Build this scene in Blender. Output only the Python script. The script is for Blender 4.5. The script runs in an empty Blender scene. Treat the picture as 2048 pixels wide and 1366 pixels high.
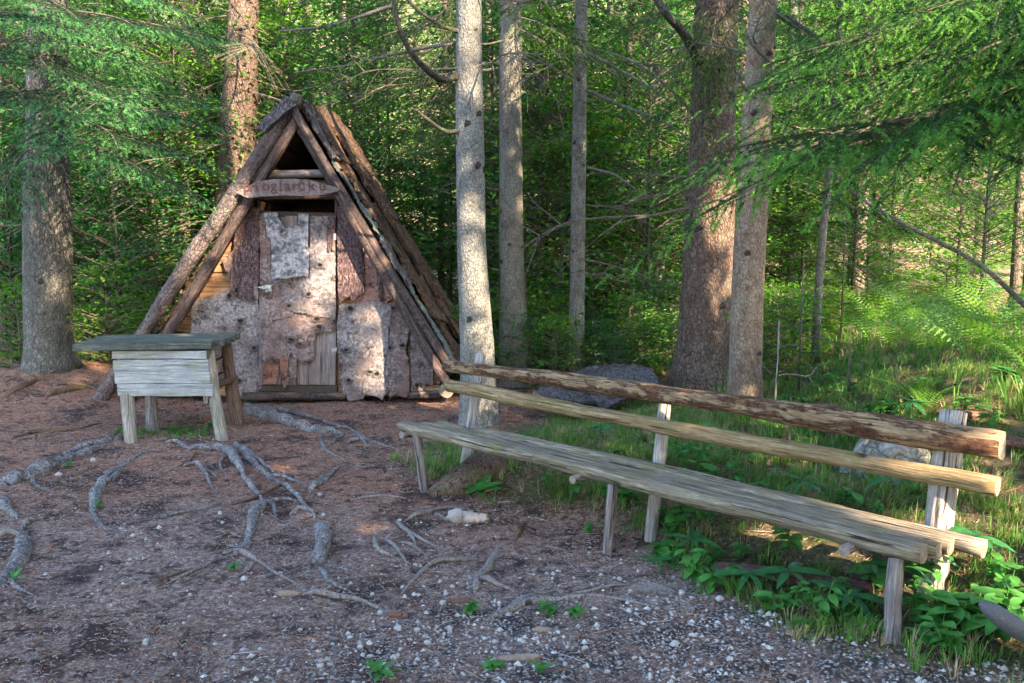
import bpy, math, random
import numpy as np
from mathutils import Vector, Matrix, Quaternion
from mathutils.geometry import delaunay_2d_cdt

random.seed(7)
RNG = np.random.default_rng(7)
sc = bpy.context.scene
COL = sc.collection
PI = math.pi

# ------------------------------------------------------------------ camera, sky, sun, exposure
FPX, CX, CY = 1707.0, 1024.0, 683.0
PITCH = math.atan(203.0 / FPX)
EYE = Vector((0, 0, 1.6))
cam_d = bpy.data.cameras.new('camera')
cam_d.sensor_width = 36.0
cam_d.lens = FPX / 2048.0 * 36.0
cam_d.clip_end = 1000.0
cam = bpy.data.objects.new('camera', cam_d)
COL.objects.link(cam)
cam.location = EYE
cam.rotation_euler = (PI / 2 - PITCH, 0, 0)
sc.camera = cam

SUN_EL = math.radians(33)
SUN_H = Vector((0.60, -0.80, 0)).normalized()
SUN = Vector((SUN_H.x * math.cos(SUN_EL), SUN_H.y * math.cos(SUN_EL), math.sin(SUN_EL)))
world = bpy.data.worlds.new('World')
sc.world = world
world.use_nodes = True
wn = world.node_tree.nodes
wl = world.node_tree.links
sky_n = wn.new('ShaderNodeTexSky')
sky_n.sky_type = 'NISHITA'
sky_n.sun_disc = False
sky_n.dust_density = 1.2
sky_n.ozone_density = 1.0
sky_n.sun_elevation = SUN_EL
sky_n.sun_rotation = math.atan2(SUN_H.x, SUN_H.y)
wn['Background'].inputs['Strength'].default_value = 0.15
wl.new(sky_n.outputs['Color'], wn['Background'].inputs['Color'])
sun_d = bpy.data.lights.new('sun', 'SUN')
sun_d.energy = 3.7
sun_d.angle = math.radians(0.53)
sun_d.color = (1.0, 0.77, 0.53)
sun = bpy.data.objects.new('sun', sun_d)
COL.objects.link(sun)
sun.rotation_euler = SUN.to_track_quat('Z', 'Y').to_euler()
sun.location = (6, -8, 12)
sc.view_settings.view_transform = 'Standard'
sc.view_settings.look = 'None'
sc.view_settings.exposure = 2.72
sc.view_settings.gamma = 1.0
sc.cycles.max_bounces = 4
sc.cycles.diffuse_bounces = 2
sc.cycles.transmission_bounces = 2
sc.cycles.use_adaptive_sampling = True
sc.cycles.adaptive_threshold = 0.02
sc.cycles.use_denoising = True

# ------------------------------------------------------------------ pixel -> place helpers (photo pixels, 2048 x 1366)
_cp, _sp = math.cos(PITCH), math.sin(PITCH)
def ray(u, v):
    a, b = (u - CX) / FPX, (CY - v) / FPX
    return Vector((a, b * _sp + _cp, b * _cp - _sp))
def P(u, v, Y):
    d = ray(u, v)
    return EYE + d * (Y / d.y)

def _hash(i, j, s):
    n = (i * 374761393 + j * 668265263 + s * 974634777) & 0x7fffffff
    n = ((n ^ (n >> 13)) * 1274126177) & 0x7fffffff
    n = n ^ (n >> 16)
    return (n % 100003) / 100003.0
def vnoise(x, y, f=1.0, s=0):
    x = np.asarray(x, float) * f; y = np.asarray(y, float) * f
    i = np.floor(x).astype(np.int64); j = np.floor(y).astype(np.int64)
    a = x - i; b = y - j
    a = a * a * (3 - 2 * a); b = b * b * (3 - 2 * b)
    return ((_hash(i, j, s) * (1 - a) + _hash(i + 1, j, s) * a) * (1 - b)
            + (_hash(i, j + 1, s) * (1 - a) + _hash(i + 1, j + 1, s) * a) * b) * 2 - 1
def sstep(a, b, x):
    t = np.clip((np.asarray(x, float) - a) / (b - a), 0, 1)
    return t * t * (3 - 2 * t)
# bench frame: t along the seat (from its far left end), s behind the seat's front edge
BO = np.array([-0.74, 5.49]); BD = np.array([0.71, -0.704]); BN = np.array([0.704, 0.71])
def bench_st(x, y):
    dx = np.asarray(x, float) - BO[0]; dy = np.asarray(y, float) - BO[1]
    return dx * BN[0] + dy * BN[1], dx * BD[0] + dy * BD[1]
def hgt(x, y):
    x = np.asarray(x, float); y = np.asarray(y, float)
    s, t = bench_st(x, y)
    z = 0.05 * vnoise(x, y, 0.35, 1) + 0.02 * vnoise(x, y, 1.1, 2)
    near = 1 - sstep(10, 16, y)
    z = z + near * (0.010 * vnoise(x, y, 4.5, 3) + 0.006 * vnoise(x, y, 11, 4))
    z = z + 0.30 * np.exp(-((x + 4.95) ** 2 + (y - 9.2) ** 2) / 1.1)
    bank = 0.19 * sstep(0.02, 0.75, s + 0.06 * vnoise(x, y, 2.2, 8)) * sstep(-0.35, 0.5, t + 0.6 * s * 0)
    bank = bank * (1 - sstep(9, 13, y))
    z = z + bank + 0.07 * sstep(1.0, 3.2, t) * sstep(-1.2, 0.1, s) * (1 - sstep(9, 13, y))
    z = z + 0.45 * sstep(0.6, 3.0, s) * sstep(0, 1.3, x - 0.27 * y - 0.3) * (1 - 0.6 * sstep(10, 15, y))
    z = z + 0.5 * vnoise(x, y, 0.09, 5) * sstep(14, 24, y)
    q = np.maximum(y - 20, 0)
    z = z + 0.44 * q * q / (q + 9)
    return z
def hz(x, y):
    return float(hgt(x, y))
def G(u, v, lift=0.0):
    d = ray(u, v)
    lo, hi = 0.8, None
    tt = 1.2
    while tt < 160:
        p = EYE + d * tt
        if p.z < hz(p.x, p.y):
            hi = tt; break
        lo = tt; tt *= 1.04
    if hi is None:
        hi = 160.0
    for _ in range(22):
        m = (lo + hi) / 2
        p = EYE + d * m
        if p.z < hz(p.x, p.y): hi = m
        else: lo = m
    p = EYE + d * hi
    return Vector((p.x, p.y, hz(p.x, p.y) + lift))
def ground(x, y, lift=0.0):
    return Vector((x, y, hz(x, y) + lift))

# ------------------------------------------------------------------ material helper
class NT:
    def __init__(s, name):
        s.m = bpy.data.materials.new(name); s.m.use_nodes = True
        s.t = s.m.node_tree; s.n = s.t.nodes; s.l = s.t.links
        s.b = s.n['Principled BSDF']; s.out = s.n['Material Output']
        tc = s.n.new('ShaderNodeTexCoord'); s.obj = tc.outputs['Object']
        s.rnd = s.n.new('ShaderNodeObjectInfo').outputs['Random']
    def put(s, sock, v):
        if isinstance(v, bpy.types.NodeSocket): s.l.new(v, sock)
        elif isinstance(v, tuple) and len(v) == 3 and sock.type == 'RGBA': sock.default_value = (*v, 1)
        else: sock.default_value = v
    def scale(s, vec, k):
        n = s.n.new('ShaderNodeMapping'); s.put(n.inputs['Vector'], vec); n.inputs['Scale'].default_value = k
        return n.outputs[0]
    def shift(s, vec):
        n = s.n.new('ShaderNodeVectorMath'); n.operation = 'ADD'
        c = s.n.new('ShaderNodeMath'); c.operation = 'MULTIPLY'; s.put(c.inputs[0], s.rnd); c.inputs[1].default_value = 37.0
        s.put(n.inputs[0], vec); s.l.new(c.outputs[0], n.inputs[1]); return n.outputs[0]
    def noise(s, vec, sc_, det=4, rough=0.6, dist=0.0):
        n = s.n.new('ShaderNodeTexNoise'); s.put(n.inputs['Vector'], vec)
        n.inputs['Scale'].default_value = sc_; n.inputs['Detail'].default_value = det
        n.inputs['Roughness'].default_value = rough; n.inputs['Distortion'].default_value = dist
        return n.outputs['Fac']
    def voro(s, vec, sc_, feat='F1', rand=1.0):
        n = s.n.new('ShaderNodeTexVoronoi'); n.feature = feat; s.put(n.inputs['Vector'], vec)
        n.inputs['Scale'].default_value = sc_; n.inputs['Randomness'].default_value = rand
        return n.outputs['Distance']
    def vcol(s, vec, sc_):
        n = s.n.new('ShaderNodeTexVoronoi'); s.put(n.inputs['Vector'], vec); n.inputs['Scale'].default_value = sc_
        return n.outputs['Color']
    def ramp(s, fac, stops):
        n = s.n.new('ShaderNodeValToRGB'); s.put(n.inputs['Fac'], fac)
        e = n.color_ramp.elements
        while len(e) < len(stops): e.new(0.5)
        for k, (p, c) in enumerate(stops):
            e[k].position = p
            e[k].color = (c, c, c, 1) if not isinstance(c, tuple) else (*c, 1)
        return n.outputs['Color']
    def mix(s, fac, a, b, mode='MIX'):
        n = s.n.new('ShaderNodeMix'); n.data_type = 'RGBA'; n.blend_type = mode
        s.put(n.inputs[0], fac); s.put(n.inputs[6], a); s.put(n.inputs[7], b)
        return n.outputs[2]
    def math(s, op, a, b):
        n = s.n.new('ShaderNodeMath'); n.operation = op; s.put(n.inputs[0], a); s.put(n.inputs[1], b)
        return n.outputs[0]
    def bump(s, h, strength=0.6, dist=0.02, nrm=None):
        n = s.n.new('ShaderNodeBump'); s.put(n.inputs['Height'], h)
        n.inputs['Strength'].default_value = strength; n.inputs['Distance'].default_value = dist
        if nrm is not None: s.l.new(nrm, n.inputs['Normal'])
        return n.outputs[0]
    def warp(s, vec, sc_, amt):
        n = s.n.new('ShaderNodeTexNoise'); s.put(n.inputs['Vector'], vec); n.inputs['Scale'].default_value = sc_; n.inputs['Detail'].default_value = 3
        a = s.n.new('ShaderNodeVectorMath'); a.operation = 'MULTIPLY_ADD'
        s.l.new(n.outputs['Color'], a.inputs[0]); a.inputs[1].default_value = (amt, amt, amt); s.put(a.inputs[2], vec)
        return a.outputs[0]
    def attr(s, name):
        n = s.n.new('ShaderNodeAttribute'); n.attribute_name = name
        return n.outputs['Color']
    def done(s, col, rough=0.85, nrm=None, spec=0.2):
        s.put(s.b.inputs['Base Color'], col); s.put(s.b.inputs['Roughness'], rough)
        s.b.inputs['Specular IOR Level'].default_value = spec
        if nrm is not None: s.l.new(nrm, s.b.inputs['Normal'])
        return s.m

def m_bark(name, dark, mid, light, lichen, amount, scale=34.0, depth=0.012):
    n = NT(name); v = n.shift(n.obj)
    st = n.warp(n.scale(v, (1, 1, 0.55)), 14, 0.035)
    cells = n.voro(st, scale * 1.1, 'DISTANCE_TO_EDGE')
    fine = n.noise(st, 95, 5, 0.75)
    flake = n.noise(n.scale(v, (1, 1, 0.5)), 20, 5, 0.8, 0.8)
    big = n.noise(n.scale(v, (1, 1, 0.35)), 3.0, 5, 0.7)
    c = n.mix(n.ramp(flake, [(0.42, 0.0), (0.58, 1.0)]), tuple(0.75 * x for x in mid), light)
    c = n.mix(n.ramp(cells, [(0.0, 0.8), (0.14, 0.0)]), c, dark)
    c = n.mix(n.ramp(fine, [(0.30, 0.8), (0.46, 0.0)]), c, dark)
    c = n.mix(n.ramp(big, [(0.42, 0.0), (0.66, 0.7)]), c, tuple(0.5 * x for x in mid))
    lm = n.mix(1.0, n.ramp(n.noise(v, 5.5, 6, 0.75), [(0.5 - 0.22 * amount, 0.0), (0.66, 1.0)]),
               n.ramp(n.noise(v, 60, 4, 0.75), [(0.42, 0.1), (0.58, 1.0)]), 'MULTIPLY')
    c = n.mix(n.math('MULTIPLY', lm, 0.85 * amount), c, lichen)
    h = n.math('ADD', n.math('MULTIPLY', n.ramp(cells, [(0.0, 0.0), (0.25, 1.0)]), 0.6), n.math('ADD', n.math('MULTIPLY', fine, 0.6), n.math('MULTIPLY', flake, 0.7)))
    return n.done(c, 0.9, n.bump(h, 1.0, depth))
def m_wood(name, dark, mid, light, moss=None, moss_amt=0.0, freq=1.0, crack=0.6, peel=None, peel_amt=0.0):
    n = NT(name); v = n.shift(n.obj)
    w = n.warp(v, 3.0, 0.03)
    g = n.noise(n.scale(w, (48 * freq, 48 * freq, 2.2 * freq)), 1.6, 6, 0.72, 0.4)
    g2 = n.noise(n.scale(w, (150 * freq, 150 * freq, 5.0 * freq)), 1.5, 3, 0.6)
    cr = n.noise(n.scale(w, (70 * freq, 70 * freq, 1.1)), 1.1, 3, 0.5)
    c = n.ramp(g, [(0.34, tuple(0.7 * x for x in dark)), (0.5, mid), (0.64, light)])
    c = n.mix(n.ramp(g2, [(0.36, 0.65), (0.52, 0.0)]), c, dark)
    c = n.mix(n.ramp(n.noise(v, 4.5, 5, 0.7), [(0.42, 0.0), (0.66, 0.65)]), c, tuple(0.55 * x for x in mid))
    cm = n.ramp(cr, [(0.33, 1.0), (0.40, 0.0)])
    c = n.mix(n.math('MULTIPLY', cm, crack), c, tuple(0.18 * x for x in dark))
    kn = n.voro(n.scale(v, (1, 1, 0.6)), 4.2)
    c = n.mix(n.ramp(n.math('ADD', kn, n.math('MULTIPLY', g, 0.06)), [(0.085, 0.9), (0.13, 0.0)]), c, tuple(0.3 * x for x in dark))
    h = n.math('ADD', n.math('ADD', n.math('MULTIPLY', g, 0.8), n.math('MULTIPLY', g2, 0.4)), n.math('MULTIPLY', cm, -1.1))
    if peel is not None:
        pm = n.ramp(n.noise(n.scale(n.warp(v, 9, 0.05), (15, 15, 2.4)), 1.5, 6, 0.72), [(0.49 - 0.12 * peel_amt, 0.0), (0.55 - 0.12 * peel_amt, 1.0)])
        pc = n.mix(n.ramp(n.noise(v, 34, 4, 0.7), [(0.38, 0.0), (0.62, 1.0)]), peel, tuple(0.3 * x for x in peel))
        c = n.mix(pm, c, pc)
        h = n.math('ADD', h, n.math('MULTIPLY', pm, 1.0))
    if moss is not None:
        mm = n.ramp(n.noise(v, 8, 6, 0.78), [(0.54 - 0.2 * moss_amt, 0.0), (0.66, 1.0)])
        c = n.mix(n.math('MULTIPLY', mm, 0.7), c, moss)
    return n.done(c, 0.85, n.bump(h, 0.9, 0.008))
def m_sheet(name, a, b, c3, speck=55, knots=0.8, furrow=0.0, stain=0.5, rust=None):
    """sheets of stripped bark: object x,y in the sheet's own plane"""
    n = NT(name); v = n.shift(n.obj)
    w = n.warp(v, 12, 0.03)
    fine = n.noise(w, speck, 5, 0.8)
    mid = n.noise(w, 7, 6, 0.75)
    big = n.noise(w, 2.6, 5, 0.7)
    c = n.mix(n.ramp(mid, [(0.38, 0.0), (0.6, 1.0)]), a, b)
    c = n.mix(n.ramp(fine, [(0.48, 0.0), (0.60, 0.9)]), c, c3)
    c = n.mix(n.ramp(fine, [(0.34, 0.85), (0.46, 0.0)]), c, tuple(0.28 * x for x in a))
    if rust is not None:
        c = n.mix(n.ramp(n.noise(w, 3.4, 5, 0.7), [(0.46, 0.0), (0.60, 0.75)]), c, rust)
    c = n.mix(n.ramp(big, [(0.50, 0.0), (0.66, stain)]), c, tuple(0.3 * x for x in a))
    c = n.mix(n.ramp(n.noise(n.scale(w, (1, 0.3, 1)), 16, 4, 0.7), [(0.60, 0.0), (0.68, 0.8)]), c, tuple(0.22 * x for x in a))
    h = n.math('ADD', n.math('MULTIPLY', fine, 0.6), n.math('MULTIPLY', mid, 1.0))
    if furrow:
        f = n.noise(n.scale(w, (75, 13, 75)), 1.6, 4, 0.65)
        fr = n.ramp(f, [(0.38, 0.0), (0.56, 1.0)])
        c = n.mix(n.math('MULTIPLY', n.math('SUBTRACT', 1.0, fr), 0.8), c, tuple(0.22 * x for x in a))
        h = n.math('ADD', h, n.math('MULTIPLY', fr, 1.2 * furrow))
    if knots:
        k = n.voro(n.scale(w, (1.0, 1.35, 1.0)), 5.2)
        kn = n.math('ADD', k, n.math('MULTIPLY', n.noise(v, 26, 4, 0.8), 0.22))
        c = n.mix(n.math('MULTIPLY', n.ramp(kn, [(0.21, 1.0), (0.30, 0.0)]), knots), c, (0.022, 0.016, 0.015))
        c = n.mix(n.math('MULTIPLY', n.ramp(kn, [(0.27, 0.0), (0.33, 0.5), (0.42, 0.0)]), knots), c, tuple(0.45 * x for x in a))
        h = n.math('ADD', h, n.math('MULTIPLY', n.ramp(kn, [(0.18, 0.0), (0.28, 1.0), (0.45, 0.0)]), 1.2))
    return n.done(c, 0.88, n.bump(h, 1.0, 0.014))
def m_leaf(name, a, b, trans, tint=(1.15, 1.25, 0.6), rough=0.5):
    n = NT(name)
    c = n.mix(n.rnd, a, b)
    c = n.mix(n.ramp(n.noise(n.obj, 2.7, 3), [(0.35, 0.0), (0.65, 1.0)]), c, tuple(0.62 * x for x in a))
    c = n.mix(n.ramp(n.noise(n.obj, 23, 2), [(0.4, 0.0), (0.7, 0.5)]), c, tuple(min(1, 1.4 * x) for x in b))
    n.done(c, rough, None, 0.3)
    tr = n.n.new('ShaderNodeBsdfTranslucent')
    n.put(tr.inputs['Color'], n.mix(1.0, c, tint, 'MULTIPLY'))
    ms = n.n.new('ShaderNodeMixShader'); ms.inputs[0].default_value = trans
    n.l.new(n.b.outputs[0], ms.inputs[1]); n.l.new(tr.outputs[0], ms.inputs[2]); n.l.new(ms.outputs[0], n.out.inputs[0])
    return n.m
def m_plain(name, a, b, rough=0.8, scale=30, bumpd=0.004, metal=0.0):
    n = NT(name); v = n.shift(n.obj)
    f = n.noise(v, scale, 5, 0.7)
    n.b.inputs['Metallic'].default_value = metal
    return n.done(n.mix(n.ramp(f, [(0.3, 0.0), (0.7, 1.0)]), a, b), rough, n.bump(f, 0.6, bumpd))

M = {}
M['bark_big'] = m_bark('bark_big', (0.032, 0.02, 0.016), (0.165, 0.105, 0.08), (0.29, 0.20, 0.155), (0.26, 0.29, 0.22), 0.4, 26, 0.018)
M['bark_left'] = m_bark('bark_left', (0.03, 0.028, 0.025), (0.12, 0.11, 0.10), (0.24, 0.225, 0.205), (0.24, 0.28, 0.22), 0.5, 30, 0.014)
M['bark_grey'] = m_bark('bark_grey', (0.045, 0.041, 0.038), (0.16, 0.15, 0.137), (0.275, 0.265, 0.245), (0.38, 0.42, 0.385), 0.85, 40, 0.008)
M['bark_mid'] = m_bark('bark_mid', (0.05, 0.042, 0.035), (0.16, 0.14, 0.115), (0.26, 0.235, 0.20), (0.32, 0.36, 0.28), 0.6, 46, 0.006)
M['bark_warm'] = m_bark('bark_warm', (0.075, 0.046, 0.03), (0.26, 0.16, 0.10), (0.40, 0.29, 0.205), (0.46, 0.45, 0.40), 0.6, 34, 0.008)
M['bark_far'] = m_bark('bark_far', (0.04, 0.032, 0.027), (0.15, 0.115, 0.09), (0.27, 0.21, 0.165), (0.28, 0.28, 0.22), 0.4, 24, 0.01)
M['bark_dark'] = m_bark('bark_dark', (0.016, 0.015, 0.013), (0.06, 0.055, 0.045), (0.11, 0.10, 0.08), (0.16, 0.2, 0.13), 0.5, 30, 0.006)
M['twig'] = m_plain('twig', (0.075, 0.06, 0.048), (0.19, 0.16, 0.13), 0.85, 25)
M['knot'] = m_plain('knot', (0.014, 0.011, 0.010), (0.085, 0.07, 0.06), 0.95, 45)
M['rafter'] = m_wood('rafter', (0.05, 0.032, 0.028), (0.16, 0.108, 0.095), (0.30, 0.225, 0.20), None, 0, 1.0, 0.8, (0.12, 0.095, 0.09), 0.3)
M['rafter_bark'] = m_bark('rafter_bark', (0.03, 0.021, 0.02), (0.12, 0.088, 0.082), (0.23, 0.185, 0.175), (0.32, 0.30, 0.30), 0.5, 30, 0.012)
M['plank_warm'] = m_wood('plank_warm', (0.16, 0.085, 0.045), (0.36, 0.21, 0.115), (0.50, 0.33, 0.20), None, 0, 0.8, 0.4)
M['plank_grey'] = m_wood('plank_grey', (0.15, 0.12, 0.115), (0.27, 0.225, 0.215), (0.38, 0.33, 0.315), None, 0, 1.0, 0.6)
M['plank_pale'] = m_wood('plank_pale', (0.24, 0.255, 0.26), (0.38, 0.40, 0.40), (0.53, 0.55, 0.54), (0.27, 0.31, 0.2), 0.1, 0.7, 0.3)
M['table_top'] = m_wood('table_top', (0.045, 0.058, 0.055), (0.085, 0.105, 0.10), (0.17, 0.19, 0.165), (0.2, 0.21, 0.11), 0.2, 1.0, 0.5)
M['pole_pale'] = m_wood('pole_pale', (0.13, 0.105, 0.08), (0.34, 0.295, 0.24), (0.52, 0.475, 0.41), (0.20, 0.24, 0.13), 0.3, 1.0, 0.85)
M['pole_brown'] = m_wood('pole_brown', (0.06, 0.035, 0.025), (0.14, 0.09, 0.065), (0.23, 0.17, 0.135), None, 0, 1.0, 0.7)
M['seat'] = m_wood('seat', (0.105, 0.085, 0.058), (0.29, 0.24, 0.175), (0.50, 0.44, 0.345), (0.19, 0.175, 0.06), 0.2, 1.0, 0.95)
M['rail'] = m_wood('rail', (0.125, 0.082, 0.038), (0.33, 0.23, 0.118), (0.50, 0.385, 0.23), (0.18, 0.16, 0.055), 0.2, 1.0, 0.85)
M['rail_peel'] = m_wood('rail_peel', (0.15, 0.09, 0.045), (0.34, 0.235, 0.135), (0.48, 0.36, 0.225), None, 0, 1.0, 0.7, (0.165, 0.08, 0.045), 0.1)
M['end_grain'] = m_plain('end_grain', (0.13, 0.105, 0.08), (0.36, 0.31, 0.25), 0.85, 55)
M['post'] = m_wood('post', (0.17, 0.145, 0.125), (0.40, 0.355, 0.315), (0.58, 0.54, 0.49), None, 0, 1.0, 0.9)
M['leg_grey'] = m_wood('leg_grey', (0.10, 0.085, 0.075), (0.25, 0.215, 0.195), (0.38, 0.34, 0.315), None, 0, 1.0, 0.8)
M['sign'] = m_wood('sign', (0.13, 0.10, 0.09), (0.25, 0.20, 0.19), (0.36, 0.31, 0.30), None, 0, 1.0, 0.5)
M['burnt'] = m_plain('burnt', (0.075, 0.036, 0.03), (0.17, 0.095, 0.08), 0.9)
M['sheet_dark'] = m_sheet('sheet_dark', (0.15, 0.095, 0.10), (0.23, 0.155, 0.16), (0.32, 0.235, 0.235), 40, 0.0, 0.8, 0.2)
M['sheet_grey'] = m_sheet('sheet_grey', (0.13, 0.115, 0.12), (0.245, 0.22, 0.222), (0.40, 0.37, 0.365), 36, 1.0, 0.0, 0.7, (0.18, 0.13, 0.115))
M['sheet_pink'] = m_sheet('sheet_pink', (0.13, 0.093, 0.09), (0.235, 0.18, 0.17), (0.36, 0.305, 0.295), 36, 1.0, 0.0, 0.7, (0.17, 0.10, 0.078))
M['sheet_red'] = m_sheet('sheet_red', (0.17, 0.085, 0.07), (0.29, 0.165, 0.135), (0.40, 0.28, 0.245), 40, 0.8, 0.0, 0.5, (0.30, 0.13, 0.085))
M['sheet_blue'] = m_sheet('sheet_blue', (0.13, 0.135, 0.155), (0.33, 0.32, 0.335), (0.50, 0.49, 0.49), 20, 0.6, 0.0, 0.95)
M['sheet_roof'] = m_sheet('sheet_roof', (0.10, 0.062, 0.042), (0.20, 0.13, 0.088), (0.33, 0.23, 0.155), 22, 0.3, 0.6, 0.7)
M['sheet_pile'] = m_sheet('sheet_pile', (0.12, 0.105, 0.107), (0.20, 0.18, 0.182), (0.27, 0.25, 0.25), 30, 0.0, 0.6, 0.5)
M['slate'] = m_plain('slate', (0.085, 0.105, 0.10), (0.14, 0.165, 0.155), 0.8, 14)
M['metal'] = m_plain('metal', (0.28, 0.29, 0.29), (0.50, 0.50, 0.48), 0.45, 40, 0.001, 0.6)
M['dark_inside'] = m_plain('dark_inside', (0.05, 0.04, 0.032), (0.09, 0.07, 0.055), 0.9)
M['root'] = m_bark('root', (0.03, 0.025, 0.023), (0.115, 0.098, 0.092), (0.24, 0.21, 0.20), (0.58, 0.57, 0.56), 0.8, 24, 0.014)
M['root_pale'] = m_wood('root_pale', (0.14, 0.115, 0.10), (0.29, 0.25, 0.225), (0.45, 0.41, 0.375), None, 0, 1.2, 0.7)
M['root_brown'] = m_wood('root_brown', (0.09, 0.05, 0.035), (0.19, 0.115, 0.08), (0.30, 0.20, 0.145), (0.10, 0.12, 0.04), 0.3, 1.2, 0.7)
M['stone'] = m_plain('stone', (0.30, 0.285, 0.265), (0.66, 0.64, 0.61), 0.85, 18, 0.008)
M['stone_warm'] = m_plain('stone_warm', (0.22, 0.19, 0.165), (0.50, 0.455, 0.40), 0.85, 9, 0.03)
def m_lime():
    n = NT('limestone'); w = n.warp(n.obj, 3, 0.2)
    cr = n.voro(n.warp(w, 5, 0.25), 1.1, 'DISTANCE_TO_EDGE')
    c = n.ramp(n.noise(w, 5, 6, 0.75), [(0.35, (0.16, 0.155, 0.145)), (0.52, (0.36, 0.35, 0.33)), (0.65, (0.58, 0.57, 0.55))])
    c = n.mix(n.ramp(cr, [(0.0, 0.8), (0.03, 0.0)]), c, (0.06, 0.06, 0.055))
    c = n.mix(n.ramp(n.noise(w, 1.7, 4), [(0.55, 0.0), (0.68, 0.7)]), c, (0.10, 0.13, 0.07))
    return n.done(c, 0.9, n.bump(n.math('ADD', n.ramp(cr, [(0.0, 0.0), (0.06, 1.0)]), n.noise(w, 12, 5, 0.8)), 0.8, 0.02))
M['limestone'] = m_lime()
M['stone_dark'] = m_plain('stone_dark', (0.07, 0.075, 0.085), (0.16, 0.165, 0.18), 0.7, 20, 0.006)
M['cone'] = m_plain('cone', (0.20, 0.07, 0.025), (0.36, 0.15, 0.06), 0.7, 60)
M['red_log'] = m_bark('red_log', (0.05, 0.02, 0.018), (0.16, 0.07, 0.06), (0.26, 0.13, 0.11), (0.3, 0.25, 0.22), 0.3, 30, 0.008)
M['stump'] = m_wood('stump', (0.06, 0.035, 0.025), (0.15, 0.10, 0.075), (0.25, 0.18, 0.14), (0.09, 0.12, 0.03), 0.35, 0.8, 0.8)
M['needle'] = m_leaf('needle', (0.018, 0.07, 0.018), (0.032, 0.10, 0.022), 0.25)
M['needle_blue'] = m_leaf('needle_blue', (0.016, 0.075, 0.032), (0.026, 0.10, 0.04), 0.25, (0.9, 1.2, 0.8))
M['needle_light'] = m_leaf('needle_light', (0.022, 0.095, 0.022), (0.035, 0.125, 0.028), 0.25)
M['needle_dry'] = m_leaf('needle_dry', (0.13, 0.13, 0.04), (0.2, 0.17, 0.07), 0.2)
M['needle_mid'] = m_leaf('needle_mid', (0.065, 0.20, 0.035), (0.115, 0.27, 0.045), 0.3)
M['tip_green'] = m_leaf('tip_green', (0.12, 0.33, 0.055), (0.18, 0.41, 0.075), 0.32)
M['tip_blue'] = m_leaf('tip_blue', (0.09, 0.28, 0.10), (0.13, 0.34, 0.11), 0.3, (0.9, 1.2, 0.8))
M['tip_yellow'] = m_leaf('tip_yellow', (0.13, 0.26, 0.04), (0.19, 0.31, 0.05), 0.3)
M['leaf'] = m_leaf('leaf', (0.07, 0.215, 0.018), (0.16, 0.345, 0.035), 0.45)
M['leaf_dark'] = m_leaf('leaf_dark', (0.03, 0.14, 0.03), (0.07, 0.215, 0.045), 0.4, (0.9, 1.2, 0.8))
M['leaf_plant'] = m_leaf('leaf_plant', (0.045, 0.19, 0.035), (0.085, 0.27, 0.05), 0.25)
M['leaf_glossy'] = m_leaf('leaf_glossy', (0.022, 0.12, 0.035), (0.045, 0.17, 0.05), 0.15, (1, 1.2, 0.7), 0.35)
M['fern'] = m_leaf('fern', (0.11, 0.28, 0.03), (0.19, 0.37, 0.05), 0.35)
M['grass'] = m_leaf('grass', (0.075, 0.21, 0.03), (0.13, 0.30, 0.05), 0.32)
M['grass_dry'] = m_leaf('grass_dry', (0.27, 0.20, 0.11), (0.42, 0.33, 0.20), 0.2)
M['litter_tan'] = m_plain('litter_tan', (0.24, 0.155, 0.105), (0.40, 0.30, 0.225), 0.85)
M['litter_red'] = m_plain('litter_red', (0.13, 0.062, 0.04), (0.24, 0.125, 0.085), 0.85)
M['litter_grey'] = m_plain('litter_grey', (0.26, 0.235, 0.225), (0.46, 0.43, 0.41), 0.85)

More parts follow.
